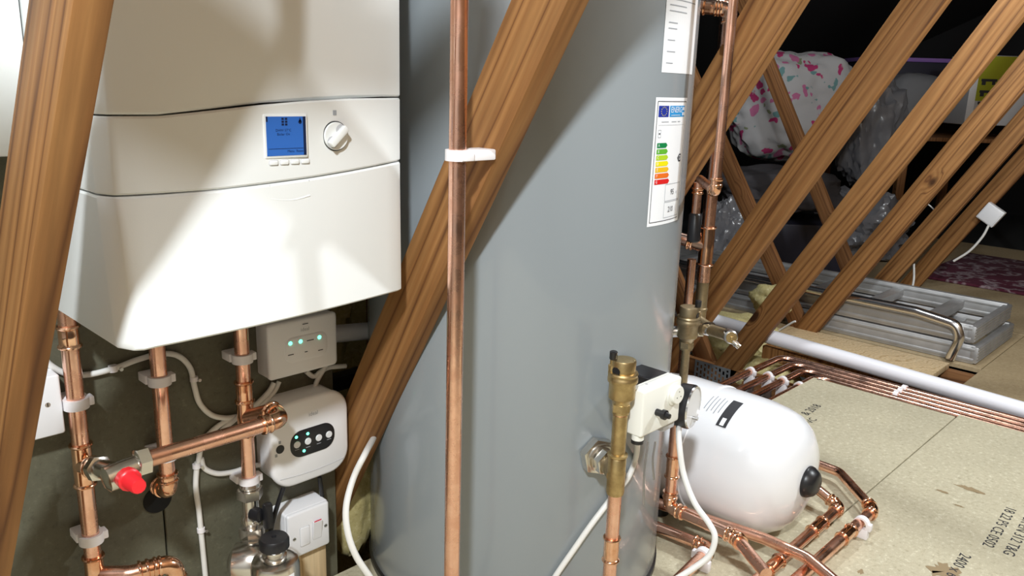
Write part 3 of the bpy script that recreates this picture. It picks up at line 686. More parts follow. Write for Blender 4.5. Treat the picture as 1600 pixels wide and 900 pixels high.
for k, (x, y, l) in enumerate(((180, 575, 'first cable clip left of the middle drop pipe'), (303, 592, 'cable clip where the looping cable turns down'), (307, 728, 'upper clip on the vertical cable'), (314, 828, 'lower clip on the vertical cable'))):
    p = PY(x, y, wy); t = thing('cable_clip', p, l, 'cable clip', 'small white cable clips')
    obj('saddle', G().tube([p+V((-.003, 0, -.0045)), p+V((-.003, 0, .0045))] if y < 580 else [p+V((0, 0, -.0035)), p+V((0, 0, .0035))], .006, 14), 'white_clip', t)
    obj('nail', G().lathe([(.0025, 0), (.0025, .002)], p+V((.006, -.005, -.002)), (0, -1, 0), 10), 'steel', t)
cable('black_cable', 'black cable from the programmer down past the spur', WP([(443, 762), (432, 795), (424, 825), (422, 850)], 1.075), .0038, 'black_plastic')
cable('black_cable', 'short black cable from the programmer into the spur', WP([(499, 745), (502, 765), (505, 790)], 1.095), .0038, 'black_plastic')

# ------------------------------------------------------------------ hot water cylinder
CC = (1.041, .981); CR = .280
tank = thing('hot_water_cylinder', (CC[0], CC[1], 0), 'tall grey hot water cylinder with an energy label', 'cylinder')
obj('casing', G().lathe([(CR-.012, .002), (CR-.004, .006), (CR, .016), (CR, 1.42), (CR-.01, 1.45), (CR-.05, 1.47), (.05, 1.475)], (CC[0], CC[1], 0), (0, 0, 1), 160), 'tank_grey', tank)
obj('base_rim', G().lathe([(CR-.02, 0), (CR+.003, 0), (CR+.003, .010), (CR-.004, .013), (CR-.02, .013)], (CC[0], CC[1], 0), (0, 0, 1), 120), 'black_plastic', tank)
def oncyl(x, y, r=CR):
    d = ray(x, y); a = d.x**2+d.y**2; b = -2*(d.x*CC[0]+d.y*CC[1]); c = CC[0]**2+CC[1]**2-r*r
    t = (-b-math.sqrt(max(b*b-4*a*c, 0)))/(2*a); p = CAMP+d*t
    return math.atan2(p.y-CC[1], p.x-CC[0]), p.z, p
def stick(name, g, az, z, lift, mat, parent=tank): return obj(name, wrap(g, CC, CR+lift, az, z), mat, parent, smooth=False)
az0 = (oncyl(1010, 355)[0]); zt_, zb2 = oncyl(1027, 152)[1], oncyl(1010, 355)[1]
LW, LH = .105, zt_-zb2; azm = az0+LW/2/CR; zm = (zt_+zb2)/2
lab = stick('energy_label', patch(LW, LH, 0, 16), azm, zm, .0005, 'paper'); lab['label'] = 'white energy rating label'
def on_label(name, x, z, w_, h, mat, lift=.0009): return stick(name, G().add([p+V((x, 0, z)) for p in patch(w_, h, 0, 6).v], patch(w_, h, 0, 6).f), azm, zm, lift, mat, lab)
def frame_line(x, z, w_, h, t=.0008, mat='ink_grey'):
    for (xx, zz, ww, hh_) in ((x, z+h/2, w_, t), (x, z-h/2, w_, t), (x-w_/2, z, t, h), (x+w_/2, z, t, h)): on_label('rule', xx, zz, ww, hh_, mat)
frame_line(0, 0, LW*.90, LH*.94, .0011, 'ink')
on_label('flag', -LW*.29, LH*.395, LW*.26, LH*.085, 'flag_blue')
for k in range(12):
    a = 2*math.pi*k/12; on_label('star', -LW*.29+.0075*math.cos(a), LH*.395+.0062*math.sin(a), .0013, .0013, 'grade_3', .0012)
on_label('energy_band', LW*.13, LH*.395, LW*.52, LH*.085, 'energy_blue')
def lab_text(body, size, x, z, mat='ink', lift=.0013):
    g = textgeo(body, size); g.v = [p+V((x, 0, z)) for p in g.v]; return stick('lettering', g, azm, zm, lift, mat, lab)
lab_text('ENERG', .0125, LW*.08, LH*.405, 'paper')
for k in range(3): on_label('rule', LW*.06, LH*.365-k*.0, LW*.3, .0012, 'paper', .0012)
for dx in (0, .006):
    for dz in (.004, -.004): on_label('chevron', LW*.31+dx, LH*.395+dz, .004, .005, 'paper', .0012)
for x, ww in ((-.025, .02), (.002, .016), (.02, .01)): on_label('print_dash', x, LH*.315, ww, .0012, 'ink_grey')
on_label('rule', 0, LH*.29, LW*.8, .0004, 'ink_grey')
frame_line(-LW*.36, LH*.225, .007, .011, .0007); on_label('print_dash', -LW*.36, LH*.225, .004, .002, 'ink')
for k in range(7):
    L_ = .024+.0024*k; z = LH*(.135-.0475*k); g = G(); h = LH*.019
    bp_ = patch(L_, 2*h, 0, 8); g.add([p+V((L_/2, 0, 0)) for p in bp_.v], bp_.f); g.add([(L_, 0, -h), (L_+h*1.2, 0, 0), (L_, 0, h)], [(0, 1, 2)]); g.v = [p+V((-LW*.40, 0, z)) for p in g.v]
    stick('grade_arrow', g, azm, zm, .0010, 'grade_%d' % k, lab); lab_text('ABCDEFG'[k], .0062, -LW*.36, z, 'paper', .0014)
h = LH*.032; g = G().add([(0, 0, 0), (h*1.1, 0, -h), (h*2.3, 0, -h), (h*2.3, 0, h), (h*1.1, 0, h)], [(0, 1, 2, 3, 4)]); g.v = [p+V((LW*.24, 0, LH*.025)) for p in g.v]
stick('rating_arrow', g, azm, zm, .0010, 'ink', lab); lab_text('D', .0105, LW*.24+h*1.5, LH*.025, 'paper', .0014)
frame_line(LW*.17, -LH*.245, LW*.52, LH*.135); lab_text('95', .0125, LW*.14, -LH*.245); lab_text('W', .006, LW*.30, -LH*.255, 'ink_grey')
frame_line(LW*.17, -LH*.385, LW*.52, LH*.125); lab_text('210', .0125, LW*.12, -LH*.385); lab_text('L', .006, LW*.32, -LH*.395, 'ink_grey')
# document label above it
az1, zb3, _p = oncyl(1033, 113); DW, DH = .115, .24
azd = az1+DW/2/CR; zd = zb3+DH/2
doc = stick('data_label', patch(DW, DH, 0, 16), azd, zd, .0005, 'paper'); doc['label'] = 'white printed data label'
rr = random.Random(3)
for k in range(26):
    z = -DH/2+.014+k*.0082
    if k in (1, 3, 5, 8): continue
    ww = rr.uniform(.015, .03) if k < 8 else rr.uniform(.05, .095)
    g = patch(ww, .0015, 0, 6); g.v = [p+V((-DW*.42+ww/2, 0, z)) for p in g.v]; stick('print_line', g, azd, zd, .0009, 'ink_grey', doc)

# copper riser in front, clipped to the leaning web
RX, RY = .703, .752
rp = PD(718, 0, 1); d_ = ray(712, 450); t = .752/d_.y; RX = (d_*t).x; RY = .752
pipe('copper_pipe', 'tall vertical copper riser in front of the grey cylinder', [(RX, RY, 0.0), (RX, RY, 1.7)], R22)
clip((RX, RY, PY(722, 242, RY).z), (0, 0, 1), (1, 0, 0), R22, 'white clip holding the tall riser to the leaning web', stem=max(.006, .725-RX-R22))
cable('white_cable', 'white cable hanging off the foot of the leaning web beside the cylinder', [PX(575, 640, .785), PX(584, 660, .78), PX(586, 678, .765), PY(572, 706, .965), PY(553, 745, .96), PY(541, 790, .95), PY(543, 830, .94), PY(556, 868, .93), PY(580, 905, .92), PY(600, 940, .92)], .0052)

# ------------------------------------------------------------------ boss, air vent and thermostat on the cylinder
def frame_at(az):
    n = V((math.cos(az), math.sin(az), 0)); return n, V((-math.sin(az), math.cos(az), 0))
ab, zb4, pb = oncyl(930, 708); n_, t_ = frame_at(ab)
AV = V((PD(972, 650, 1.13).x, PD(972, 650, 1.13).y, 0)); 
bs = thing('cylinder_boss', pb, 'chrome hexagonal boss with a threaded elbow on the cylinder side', 'fitting')
g = G(); hexnut(g, pb+n_*.009, n_, .031, .018); obj('hex_flange', g, 'nickel', bs)
g = G().lathe([(.024, .016), (.024, .022), (.02, .023)], pb, n_, 28); hexnut(g, pb+n_*.034, n_, .021, .016); obj('union_nut', g, 'nickel', bs)
PVx, PVy = (pb+n_*.075).x, (pb+n_*.075).y
d_ = ray(963, 740); q = V((d_.x, d_.y, 0)).normalized(); hb = (pb+n_*.06); hd = hb.x*q.x+hb.y*q.y; PV = V((q.x*(hd-.012), q.y*(hd-.012), 0))
tp = V((PV.x, PV.y, pb.z-.004))
obj('threaded_elbow', G().tube([pb+n_*.03, pb+n_*.05+V((0, 0, -.002)), tp], .0155, 22), 'brass_dull', bs)
zpv = lambda x, y: (CAMP+ray(x, y)*(V((PV.x, PV.y, 0)).length/V((ray(x, y).x, ray(x, y).y, 0)).length)).z
vp = pipe('vent_pipe', 'upright copper pipe carrying the brass air vent beside the thermostat', [(PV.x, PV.y, -.02+.02), (PV.x, PV.y, zpv(975, 640))], .0105, mat='copper',
          couplings=[((PV.x, PV.y, zpv(961, 858)), (0, 0, 1), .042)])
obj('brass_tail', G().lathe([(.0112, zpv(966, 770)), (.0112, zpv(972, 648))], (PV.x, PV.y, 0), (0, 0, 1), 22), 'brass', vp)
obj('tee', G().lathe([(.0128, zpv(966, 768)-.004), (.0138, zpv(966, 768)), (.0138, zpv(969, 716)), (.0128, zpv(969, 714)), (.0155, zpv(969, 712)), (.0155, zpv(969, 709)), (.0115, zpv(969, 707))], (PV.x, PV.y, 0), (0, 0, 1), 24), 'brass', vp)
def air_vent(o, label, sc_=1., flip=1, mat='brass'):
    t = thing('air_vent', o, label, 'air vent', 'brass automatic air vents'); o = V(o); k = sc_
    L_ = lambda prof: [(r*k*1.05, h*k*.86) for r, h in prof]
    g = G(); hexnut(g, o+V((0, 0, .010*k)), (0, 0, 1), .0145*k, .014*k); g.lathe(L_([(.012, 0), (.012, .006)]), o, (0, 0, 1), 20); obj('hex_base', g, mat, t)
    obj('float_body', G().lathe(L_([(.012, .018), (.0135, .024), (.0185, .030), (.019, .056), (.0215, .060), (.0215, .067), (.0205, .069), (.0205, .072), (.0215, .074), (.0205, .077), (.017, .078)]), o, (0, 0, 1), 30), mat, t)
    obj('top_cap', G().lathe(L_([(.017, .076), (.0175, .096), (.0165, .099), (.001, .1)]), o, (0, 0, 1), 30), mat, t)
    sd = V((-.6, .62, 0)).normalized()*flip; e = o+sd*.016*k
    obj('bleed_stem', G().lathe(L_([(.006, .07), (.0065, .088), (.0045, .09), (.0045, .102)]), e, (0, 0, 1), 16), mat, t)
    obj('bleed_cap', G().lathe(L_([(.0045, .098), (.0056, .1), (.0056, .112), (.004, .1135)]), e, (0, 0, 1), 16), 'black_plastic', t)
    obj('side_plug', G().lathe(L_([(.006, .012), (.0065, .021), (.001, .0215)]), o+V((0, 0, .070*k)), (sd+V((-.4, -.7, 0))).normalized(), 16), 'black_plastic', t)
    return t
air_vent((PV.x, PV.y, zpv(972, 646)), 'bright brass air vent in front of the white thermostat box')
# thermostat box
aw, zw, pw = oncyl(1022, 630); aw = math.radians(278); n_, t_ = frame_at(aw)
st = thing('thermostat_box', (CC[0]+CR*n_.x, CC[1]+CR*n_.y, 0.), 'white thermostat box with dial and black knob on the cylinder', 'thermostat')
# box facing -Y, measured on its front plane
fyT = .628
tl, bl, tr, br_ = PY(1005, 616, fyT), PY(1003, 686, fyT), PY(1064, 587, fyT), PY(1063, 654, fyT)
x0, x1 = (tl.x+bl.x)/2, (tr.x+br_.x)/2; z0, z1 = (bl.z+br_.z)/2, (tl.z+tr.z)/2; W_, H_ = x1-x0, z1-z0
byT = PX(985, 606, x0).y; print('BOX', x0, x1, z0, z1, byT)
obj('casing', G().rrect(x0, x1, z0, z1, byT, fyT, .003, .003), 'box_white', st)
obj('back_gasket', G().rrect(x0+.05, x1-.004, z0+.006, z1+.0015, .706, byT, .003, .001), 'black_plastic', st)
p = V((fr(.36, .44)[0], fyT, fr(.36, .44)[1])); obj('knob', G().lathe([(.0055, 0), (.0055, .010), (.0078, .011), (.0078, .017), (.005, .018), (.004, .024), (.001, .0245)], p, (0, -1, 0), 20), 'black_plastic', st)
p = V((fr(.80, .68)[0], fyT, fr(.80, .68)[1])); obj('dial_collar', G().lathe([(.0185, -.002), (.0185, .002), (.0165, .0028)], p, (0, -1, 0), 32), 'box_white', st)
obj('dial', G().lathe([(.0148, 0), (.0145, .0085), (.0135, .0095), (.001, .0095)], p, (0, -1, 0), 32), 'box_white', st)
for k in range(3): a = math.radians(90+120*k); obj('dial_hole', G().lathe([(.0011, 0), (.0011, .0003)], p+V((.006*math.cos(a), -.0095, .006*math.sin(a))), (0, -1, 0), 8), 'ink', st)
obj('lid_screw', G().lathe([(.0022, 0), (.0022, .0004)], V((x0+W_*.3, byT-.008, z1)), (0, 0, 1), 12), 'grey_plastic', st)
obj('lid_line', G().box((x0-.0002, fyT+.02, z1-.001), (x1+.0002, fyT+.0206, z1+.0003)), 'grey_plastic', st, smooth=False)
obj('cable_gland', G().lathe([(.0095, 0), (.0095, -.008), (.0085, -.009)], V((x0+.010, (byT+fyT)/2, z0)), (0, 0, 1), 24), 'box_white', st)
obj('gland_nut', G().lathe([(.0098, -.009), (.0098, -.014), (.008, -.015)], V((x0+.010, (byT+fyT)/2, z0)), (0, 0, 1), 24), 'black_plastic', st)
obj('mount_bracket', G().box((x1-.035, fyT+.005, z0-.012), (x1-.003, byT+.02, z0), .002), 'grey_plastic', st)
# gauge right of it, facing right and towards the camera
gd = V((.22, -.975, .0)).normalized(); gp = PD(1081, 636, 1.315)
gt = thing('dial_gauge', gp-V((0, 0, .03)), 'round black gauge with white face right of the thermostat box', 'gauge')
obj('housing', G().lathe([(.032, -.024), (.036, -.021), (.037, -.004), (.037, 0), (.034, .002)], gp, gd, 40), 'black_plastic', gt)
obj('face', G().lathe([(.0335, 0), (.0335, .0025), (.001, .003)], gp, gd, 40), 'lens_white', gt)
obj('bezel', G().lathe([(.0335, .001), (.0335, .004), (.0352, .004), (.0355, .001)], gp, gd, 40), 'aluminium_bright', gt)
obj('reset_pin', G().tube([gp+gd*.003+V((0, 0, -.018)), gp+gd*.012+V((0, 0, -.018))], .003, 12), 'steel', gt)
obj('mount_arm', G().tube([gp-gd*.02, gp-gd*.05+V((0, .04, 0))], .012, 16), 'black_plastic', gt)
cable('white_cable', 'white cable leaving the thermostat gland and sweeping down the cylinder', [V((x0+.010, (byT+fyT)/2, z0-.012)), *[oncyl(x_, y_, CR+.007)[2] for x_, y_ in ((994, 712), (982, 745), (958, 775), (925, 818), (897, 858), (868, 900), (840, 945))]], .0048)
cable('white_cable', 'white cable dropping from the gauge past the expansion vessel to the floor', [gp-gd*.02+V((0, 0, -.03)), PD(1061, 690, 1.28), PD(1068, 740, 1.27), PD(1085, 785, 1.25), PD(1108, 818, 1.23), PD(1117, 840, 1.22), PD(1108, 868, 1.22), PD(1080, 890, 1.22), PD(1040, 915, 1.22)], .0048)
for k, (a, b) in enumerate((((1013, 690), (1006, 790)), ((1024, 690), (1022, 750)))):
    cable('capillary_tube', ('thin clear sensor tube below the thermostat box, left of the pair', 'shorter thin sensor tube below the thermostat box')[k], [PD(*a, 1.19), PD((a[0]+b[0])/2-3, (a[1]+b[1])/2, 1.19), PD(*b, 1.19)], .0015, 'steel')
# ------------------------------------------------------------------ expansion vessel lying on the deck
VX, VR = 1.447, .137; VZ = VR+.001; VY0 = .572
ves = thing('expansion_vessel', (VX, .75, 0), 'white expansion vessel lying on the chipboard deck', 'expansion vessel')
prof = [(.02, 0.), (.055, .004), (.085, .014), (.108, .030), (.124, .052), (.1315, .08), (.136, .115), (VR, .15), (VR, .25), (VR, .30), (.128, .36), (.10, .40), (.05, .42), (.01, .425)]
sm = []
for (a, b), (c, d) in zip(prof, prof[1:]): sm += [(a, b), ((a+c)/2*1.0012, (b+d)/2)]
obj('shell', G().lathe(prof, (VX, VY0, VZ), (0, 1, 0), 72), 'vessel_white', ves)
obj('clamp_seam', G().lathe([(VR-.002, .207), (VR+.0024, .2095), (VR+.0024, .2145), (VR-.002, .217)], (VX, VY0, VZ), (0, 1, 0), 72), 'vessel_white', ves)
obj('valve_cap', G().lathe([(.030, .006), (.032, 0), (.031, -.006), (.024, -.017), (.018, -.021), (.001, -.0215)], (VX, VY0, VZ+.004), (0, 1, 0), 30), 'black_plastic', ves)
obj('foot', G().box((VX-.06, .66, 0), (VX+.06, .70, .012), .002), 'vessel_white', ves)
def vwrap(g, y, ang, r):
    g.v = [V((VX+(r-p.y)*math.cos(ang+p.z/r), y-p.x, VZ+(r-p.y)*math.sin(ang+p.z/r))) for p in g.v]; return g
def vpatch(w_, h, x=0, z=0):
    g = G(); n = 8; vs = [(x-w_/2+w_*i, 0, z-h/2+h*j/n) for j in range(n+1) for i in (0, 1)]
    return g.add(vs, [(2*j, 2*j+1, 2*j+3, 2*j+2) for j in range(n)])
obj('sticker', vwrap(vpatch(.022, .075), .72, math.radians(118), VR+.0006), 'ink', ves, smooth=False)
g = vpatch(.009, .018, 0, .026); obj('sticker_mark', vwrap(g, .72, math.radians(118), VR+.001), 'paper', ves, smooth=False)
for k in range(5): obj('print_line', vwrap(vpatch(.002, .04+.01*(k % 2), -.012-.008*(k+1), -.01), .72, math.radians(118), VR+.0006), 'ink_grey', ves, smooth=False)

# ------------------------------------------------------------------ copper pipes on the deck near the vessel
z1 = .035
F = lambda x, y, z=z1: PZ(x, y, z)
a = F(1015, 782, .057); b = F(1195, 842, .057); c = F(1262, 872, .057); d = F(1330, 930, .05)
pipe('copper_pipe', 'long bent copper pipe passing in front of the vessel over the others', [a+(a-b)*.6, b, c, d+(d-c)*.5], R22, R=.05)
d_ = ray(1050, 740); hv = 1.43; v0 = V((d_.x, d_.y, 0)).normalized()*hv
zz = lambda x, y: (CAMP+ray(x, y)*(hv/V((ray(x, y).x, ray(x, y).y, 0)).length)).z
e1 = V((v0.x, v0.y, zz(1048, 792))); e2 = F(1150, 840, e1.z); e3 = F(1197, 897, e1.z)
pipe('copper_pipe', 'copper pipe dropping beside the thermostat and elbowing along the deck', [V((v0.x, v0.y, zz(1054, 650))), e1, e2, e3], R22, fit=(1, 2), R=.02,
     couplings=[(V((v0.x, v0.y, zz(1050, 728))), (0, 0, 1), .045)])
g0, g1, g2 = F(1150, 935, .03), F(1312, 793, .03), F(1262, 752, .05)
pipe('copper_pipe', 'copper pipe on the deck turning back under the vessel cap', [g0, g1, g2, g2+(g2-g1)*.7], R22, fit=(1,), R=.02, couplings=[(F(1273, 822, .03), g1-g0, .055), (F(1208, 884, .03), g1-g0, .05)])
h0, h1, h2, h3 = F(1200, 945, .03), F(1365, 797, .03), F(1312, 738, .03), F(1255, 717, .03)
pipe('copper_pipe', 'outer copper pipe on the deck bending round behind the vessel', [h0, h1, h2, h3+(h3-h2)*.5], R22, fit=(1,), R=.035, couplings=[(F(1325, 836, .03), h1-h0, .05)])
clip(F(1346, 818, .03), h1-h0, (0, 0, -1), R22, 'white clip on the outer deck pipe near the vessel', stem=.019)
k0, k1, k2 = F(1019, 820, .03), F(1110, 857, .03), F(1040, 925, .03)
pipe('copper_pipe', 'copper pipe emerging under the cylinder and turning to the bottom edge', [k0+(k0-k1)*.1, k1, k2], R22, fit=(1,), R=.02)
clip(F(1098, 868, .03), k2-k1, (0, 0, -1), R22, 'white clip on the pipe at the bottom edge beside the cylinder', stem=.019)
tag(obj('pipe_grommet', G().lathe([(.02, 0), (.02, .03)], F(1030, 800, .0), (0, 0, 1), 24), 'black_plastic'), 'black collar on the deck beside the cylinder foot', 'collar')

# ------------------------------------------------------------------ pipes behind the cylinder on the right
def vert(x, y, h):
    d = ray(x, y); q = V((d.x, d.y, 0)).normalized(); return q*h
def zon(p, x, y):
    d = ray(x, y); return (CAMP+d*(p.length/V((d.x, d.y, 0)).length)).z
pa = vert(1132, 150, 1.34); za = zon(pa, 1122, 300)
st0 = V((pa.x, pa.y, za)); stub = PD(1094, 280, depth_:=1.42)
A_ = pipe('copper_pipe', 'thin copper riser right of the cylinder ending in an elbow', [V((pa.x, pa.y, 1.55)), st0, stub], .0076, fit=(1,), R=.012)
u0 = PD(1085, 10, 1.42); u1 = PD(1140, 14, 1.40)
pipe('copper_pipe', 'copper cross run with fittings at the top edge right of the cylinder', [u0+(u0-u1)*.5, u1, V((u1.x, u1.y, u1.z-.06))], .0105, fit=(1,), R=.014, couplings=[(PD(1112, 10, 1.41), u1-u0, .03)])
pb_ = vert(1104, 380, 1.80); zz2 = lambda x, y: zon(pb_, x, y)
Bp = pipe('copper_pipe', 'thick copper pipe with a tee right of the cylinder', [V((pb_.x, pb_.y, 1.3)), V((pb_.x, pb_.y, zz2(1097, 440)))], .0142)
zt2 = zz2(1101, 384)
obj('tee', sleeve(G(), V((pb_.x, pb_.y, zt2)), V((0, 0, 1)), .088, .0142), 'copper_fitting', Bp)
tb = PD(1060, 372, 1.8); dd2 = (tb-V((pb_.x, pb_.y, zt2))).normalized()
obj('tee_branch', sleeve(G().tube([V((pb_.x, pb_.y, zt2)), V((pb_.x, pb_.y, zt2))+dd2*.036], .016, 18), V((pb_.x, pb_.y, zt2))+dd2*.036, dd2, .012, .0142), 'copper_fitting', Bp)
obj('branch_tube', G().tube([V((pb_.x, pb_.y, zt2))+dd2*.03, tb+dd2*.06], .0142, 18), 'copper', Bp)
obj('lower_tail', G().tube([V((pb_.x, pb_.y, zz2(1097, 425))), V((pb_.x, pb_.y, zz2(1092, 500)))], .0135, 18), 'brass_dull', Bp)
obj('lower_collar', G().lathe([(.0135, 0), (.0155, .002), (.0155, .006), (.0135, .008)], V((pb_.x, pb_.y, zz2(1094, 485))), (0, 0, 1), 18), 'brass_dull', Bp)
pc = vert(1078, 440, 1.9)
pipe('copper_pipe', 'copper pipe directly behind the tee pipe beside the cylinder', [V((pc.x, pc.y, zon(pc, 1082, 405))), V((pc.x, pc.y, zon(pc, 1070, 590)))], .0105)
pd_ = vert(1088, 320, 1.62)
pd = pipe('copper_pipe', 'short copper stub with black insulation behind the cylinder edge', [V((pd_.x, pd_.y, zon(pd_, 1088, 285))), V((pd_.x, pd_.y, zon(pd_, 1086, 335)))], .0088, couplings=[(V((pd_.x, pd_.y, zon(pd_, 1089, 298))), (0, 0, 1), .012)])
obj('foam_sleeve', G().lathe([(.010, 0), (.013, -.004), (.013, -.055), (.010, -.058)], V((pd_.x, pd_.y, zon(pd_, 1086, 333))), (0, 0, 1), 20), 'black_plastic', pd)
# second air vent with its valve
av = vert(1074, 520, 1.62); zav = lambda x, y: zon(av, x, y)
air_vent((av.x, av.y, zav(1075, 546)), 'dull brass air vent beside the drain valve right of the cylinder', 1.08, -1, 'brass_dull')
vq = pipe('vent_pipe', 'dark brass pipe under the dull air vent behind the thermostat', [V((av.x, av.y, zav(1067, 600))), V((av.x, av.y, zav(1074, 545)))], .0088, mat='brass_dull')
dv_ = thing('drain_valve', PD(1110, 545, 1.66), 'dull metal drain valve with a brass square right of the cylinder', 'valve')
s0, s1, s2, s3 = PD(1040, 519, 1.66), PD(1090, 516, 1.66), PD(1106, 514, 1.64), PD(1140, 525, 1.58)
obj('tail', G().tube([s0, s1], .012, 18), 'steel', dv_)
g = G(); hexnut(g, s1, s2-s1, .0155, .018); g.lathe([(.013, -.006), (.0145, 0), (.013, .012)], s2, s2-s1, 20); obj('union_nut', g, 'nickel', dv_)
obj('body', G().tube(fillet([s1, s2, s3], .02), .0115, 20), 'brass_dull', dv_)
dr = (PD(1146, 530, 1.55)-s3).normalized()
obj('outlet', G().lathe([(.0125, -.014), (.0135, -.004), (.0135, .012), (.011, .014)], s3, dr, 22), 'steel', dv_)
obj('outlet_cap', G().lathe([(.0105, .013), (.0105, .017), (.001, .0175)], s3, dr, 22), 'brass', dv_)
obj('square_key', G().box((-.003, -.003, .016), (.003, .003, .022), .0005).xf(Matrix.Translation(s3) @ dr.to_track_quat('Z', 'Y').to_matrix().to_4x4()), 'brass', dv_)
obj('hose_tail', G().lathe([(.006, 0), (.007, .006), (.0055, .007), (.007, .013), (.0055, .014), (.006, .02)], PD(1143, 531, 1.57), (PD(1155, 542, 1.57)-PD(1143, 531, 1.57)), 16), 'nickel', dv_)
obj('side_arm', G().tube([PD(1093, 500, 1.7), PD(1108, 510, 1.68), s2+V((.01, 0, .0))], .0095, 16), 'brass_dull', dv_)

# ------------------------------------------------------------------ four pipes in the trench
zp = -.012
ys = [.985-.012, 1.032, 1.084, 1.145]; xs = [2.47, 2.505, 2.54, 2.575]
nm = ['first (nearest the deck)', 'second', 'third', 'fourth (farthest from the deck)']
for k in range(4):
    y, x = ys[k], xs[k]
    pipe('copper_pipe', nm[k]+' of four copper pipes beside the deck', [(1.35, y+.02, zp), (x, y+.02, zp), (x, -1.6, zp-.0)], R22, R=.05, group='copper pipes beside the deck')
for k in range(4):
    q = PZ((1242, 1215, 1190, 1170)[k], (602, 593, 585, 580)[k], zp)
    clip((q.x, ys[k]+.02, zp), (1, 0, 0), (0, 0, -1), R22, nm[k]+' of the four clips on the pipes beside the deck', 'white clips on the trench pipes', stem=.06)
for k in range(3):
    clip((xs[k+1], PZ(1410, 606, 0).y+.0, zp), (0, 1, 0), (0, 0, -1), R22, ('nearest', 'middle', 'farthest')[k]+' of three small clips where pipes run beside the deck', 'small clips on the pipe run', stem=.06)
# white waste pipe
WX = 2.672
w0, w1 = PX(1058, 484, WX), PX(1610, 645, WX); dw = (w1-w0).normalized()
tag(obj('waste_pipe', G().tube([w0-dw*.5, w1+dw*.6], .0265, 28), 'pvc_white'), 'long white waste pipe crossing behind the webs to the right edge', 'pipe')
cable('white_cable', 'short white cable end above the waste pipe beside a web', [PX(1205, 524, 2.9), PX(1225, 512, 2.9), PX(1238, 504, 2.9), PX(1243, 502, 2.9)], .004)

# ------------------------------------------------------------------ ladder lying on the far boards
LX0, LX1, LZ = 3.287, 3.795, -.091
LYE = PX(1545, 565, LX0+.0).y
lad = thing('ladder', ((LX0+LX1)/2, 1.6, LZ), 'aluminium two-section ladder lying flat behind the webs', 'ladder')
LYE = .74
def stile(x, ins, z, ye, h=.072, w_=.028):
    g = G().box((x-w_/2, ye, z), (x+w_/2, 3.3, z+h), .003)
    for zz_ in (z+h*.22, z+h*.78): g.box((x-w_/2-.0025, ye, zz_-.006), (x+w_/2+.0025, 3.3, zz_+.006), .001)
    return g
for (z, ye, inset) in ((LZ, LYE, .0), (LZ+.078, LYE+.02, .0)):
    for x in (LX0+.016, LX1-.016): obj('stile', stile(x, inset, z, ye), 'aluminium', lad)
    for k in range(9): y = ye+.16+k*.25; obj('rung', G().box((LX0+.02, y, z+.018), (LX1-.02, y+.05, z+.052), .004), 'aluminium', lad)
    g = G().box((LX0+.0, ye-.012, z+.004), (LX1+.0, ye+.014, z+.068), .003)
    for k in range(5): g.box((LX0+.002, ye-.0145, z+.009+k*.012), (LX1-.002, ye-.01, z+.015+k*.012), .001)
    obj('end_cap', g, 'aluminium', lad)
hx = LX0-.022; ht = LZ+.165
hoop = [V((hx, 3.2, ht)), V((hx, LYE+.22, ht)), V((hx, LYE+.07, ht-.02)), V((hx, LYE+.05, LZ+.10)), V((hx, LYE+.075, LZ+.01))]
obj('hoop_rail', G().tube(fillet(hoop, .08, 10), .019, 22), 'aluminium_bright', lad)

# ------------------------------------------------------------------ nail plates, insulation, odds and ends
def nail_plate(c, ux, uz, w_, h, label):
    ux, uz = V(ux).normalized(), V(uz).normalized(); n = ux.cross(uz); nx, nz = 19, 13; g = G(); c = V(c)
    for j in range(nz):
        for i in range(nx):
            if i % 2 == 1 and (j+(i//2)) % 3 != 0 and 0 < j < nz-1: continue
            a = [c+ux*(w_*((i+di)/nx-.5))+uz*(h*((j+dj)/nz-.5)) for di, dj in ((0, 0), (1, 0), (1, 1), (0, 1))]; g.add(a+[p+n*.0012 for p in a], [(0, 1, 2, 3), (7, 6, 5, 4), (0, 4, 5, 1), (1, 5, 6, 2), (2, 6, 7, 3), (3, 7, 4, 0)])
    return tag(obj('nail_plate', g, 'nail_plate', smooth=False), label, 'nail plate', 'truss nail plates')
for X, px_, py_, l in ((2.58, 1112, 588, 'perforated steel plate at the foot of the web by the cylinder'), (3.2, 1288, 545, 'perforated steel plate behind the waste pipe')):
    q = PX(px_, py_, X-.0015); nail_plate(q, (0, -1, 0), (0, 0, 1), .15, .095, l)
tuft('insulation_tuft', PX(1190, 592, 2.60)+V((.1, .02, -.06)), (.13, .12, .1), 'yellow insulation tuft behind the trench pipes', 1)
tuft('insulation_tuft', PX(1150, 530, 2.85), (.12, .17, .10), 'pale insulation mound under the waste pipe', 2)
tuft('insulation_tuft', PX(1205, 468, 3.15), (.07, .09, .07), 'pale insulation tuft on the ladder between two webs', 3)
tuft('insulation_tuft', PX(1108, 566, 2.74), (.07, .09, .07), 'insulation clump below the drain valve', 4)
tuft('insulation_tuft', PY(550, 775, 1.19), (.05, .04, .13), 'insulation clump between batten and cylinder', 5)

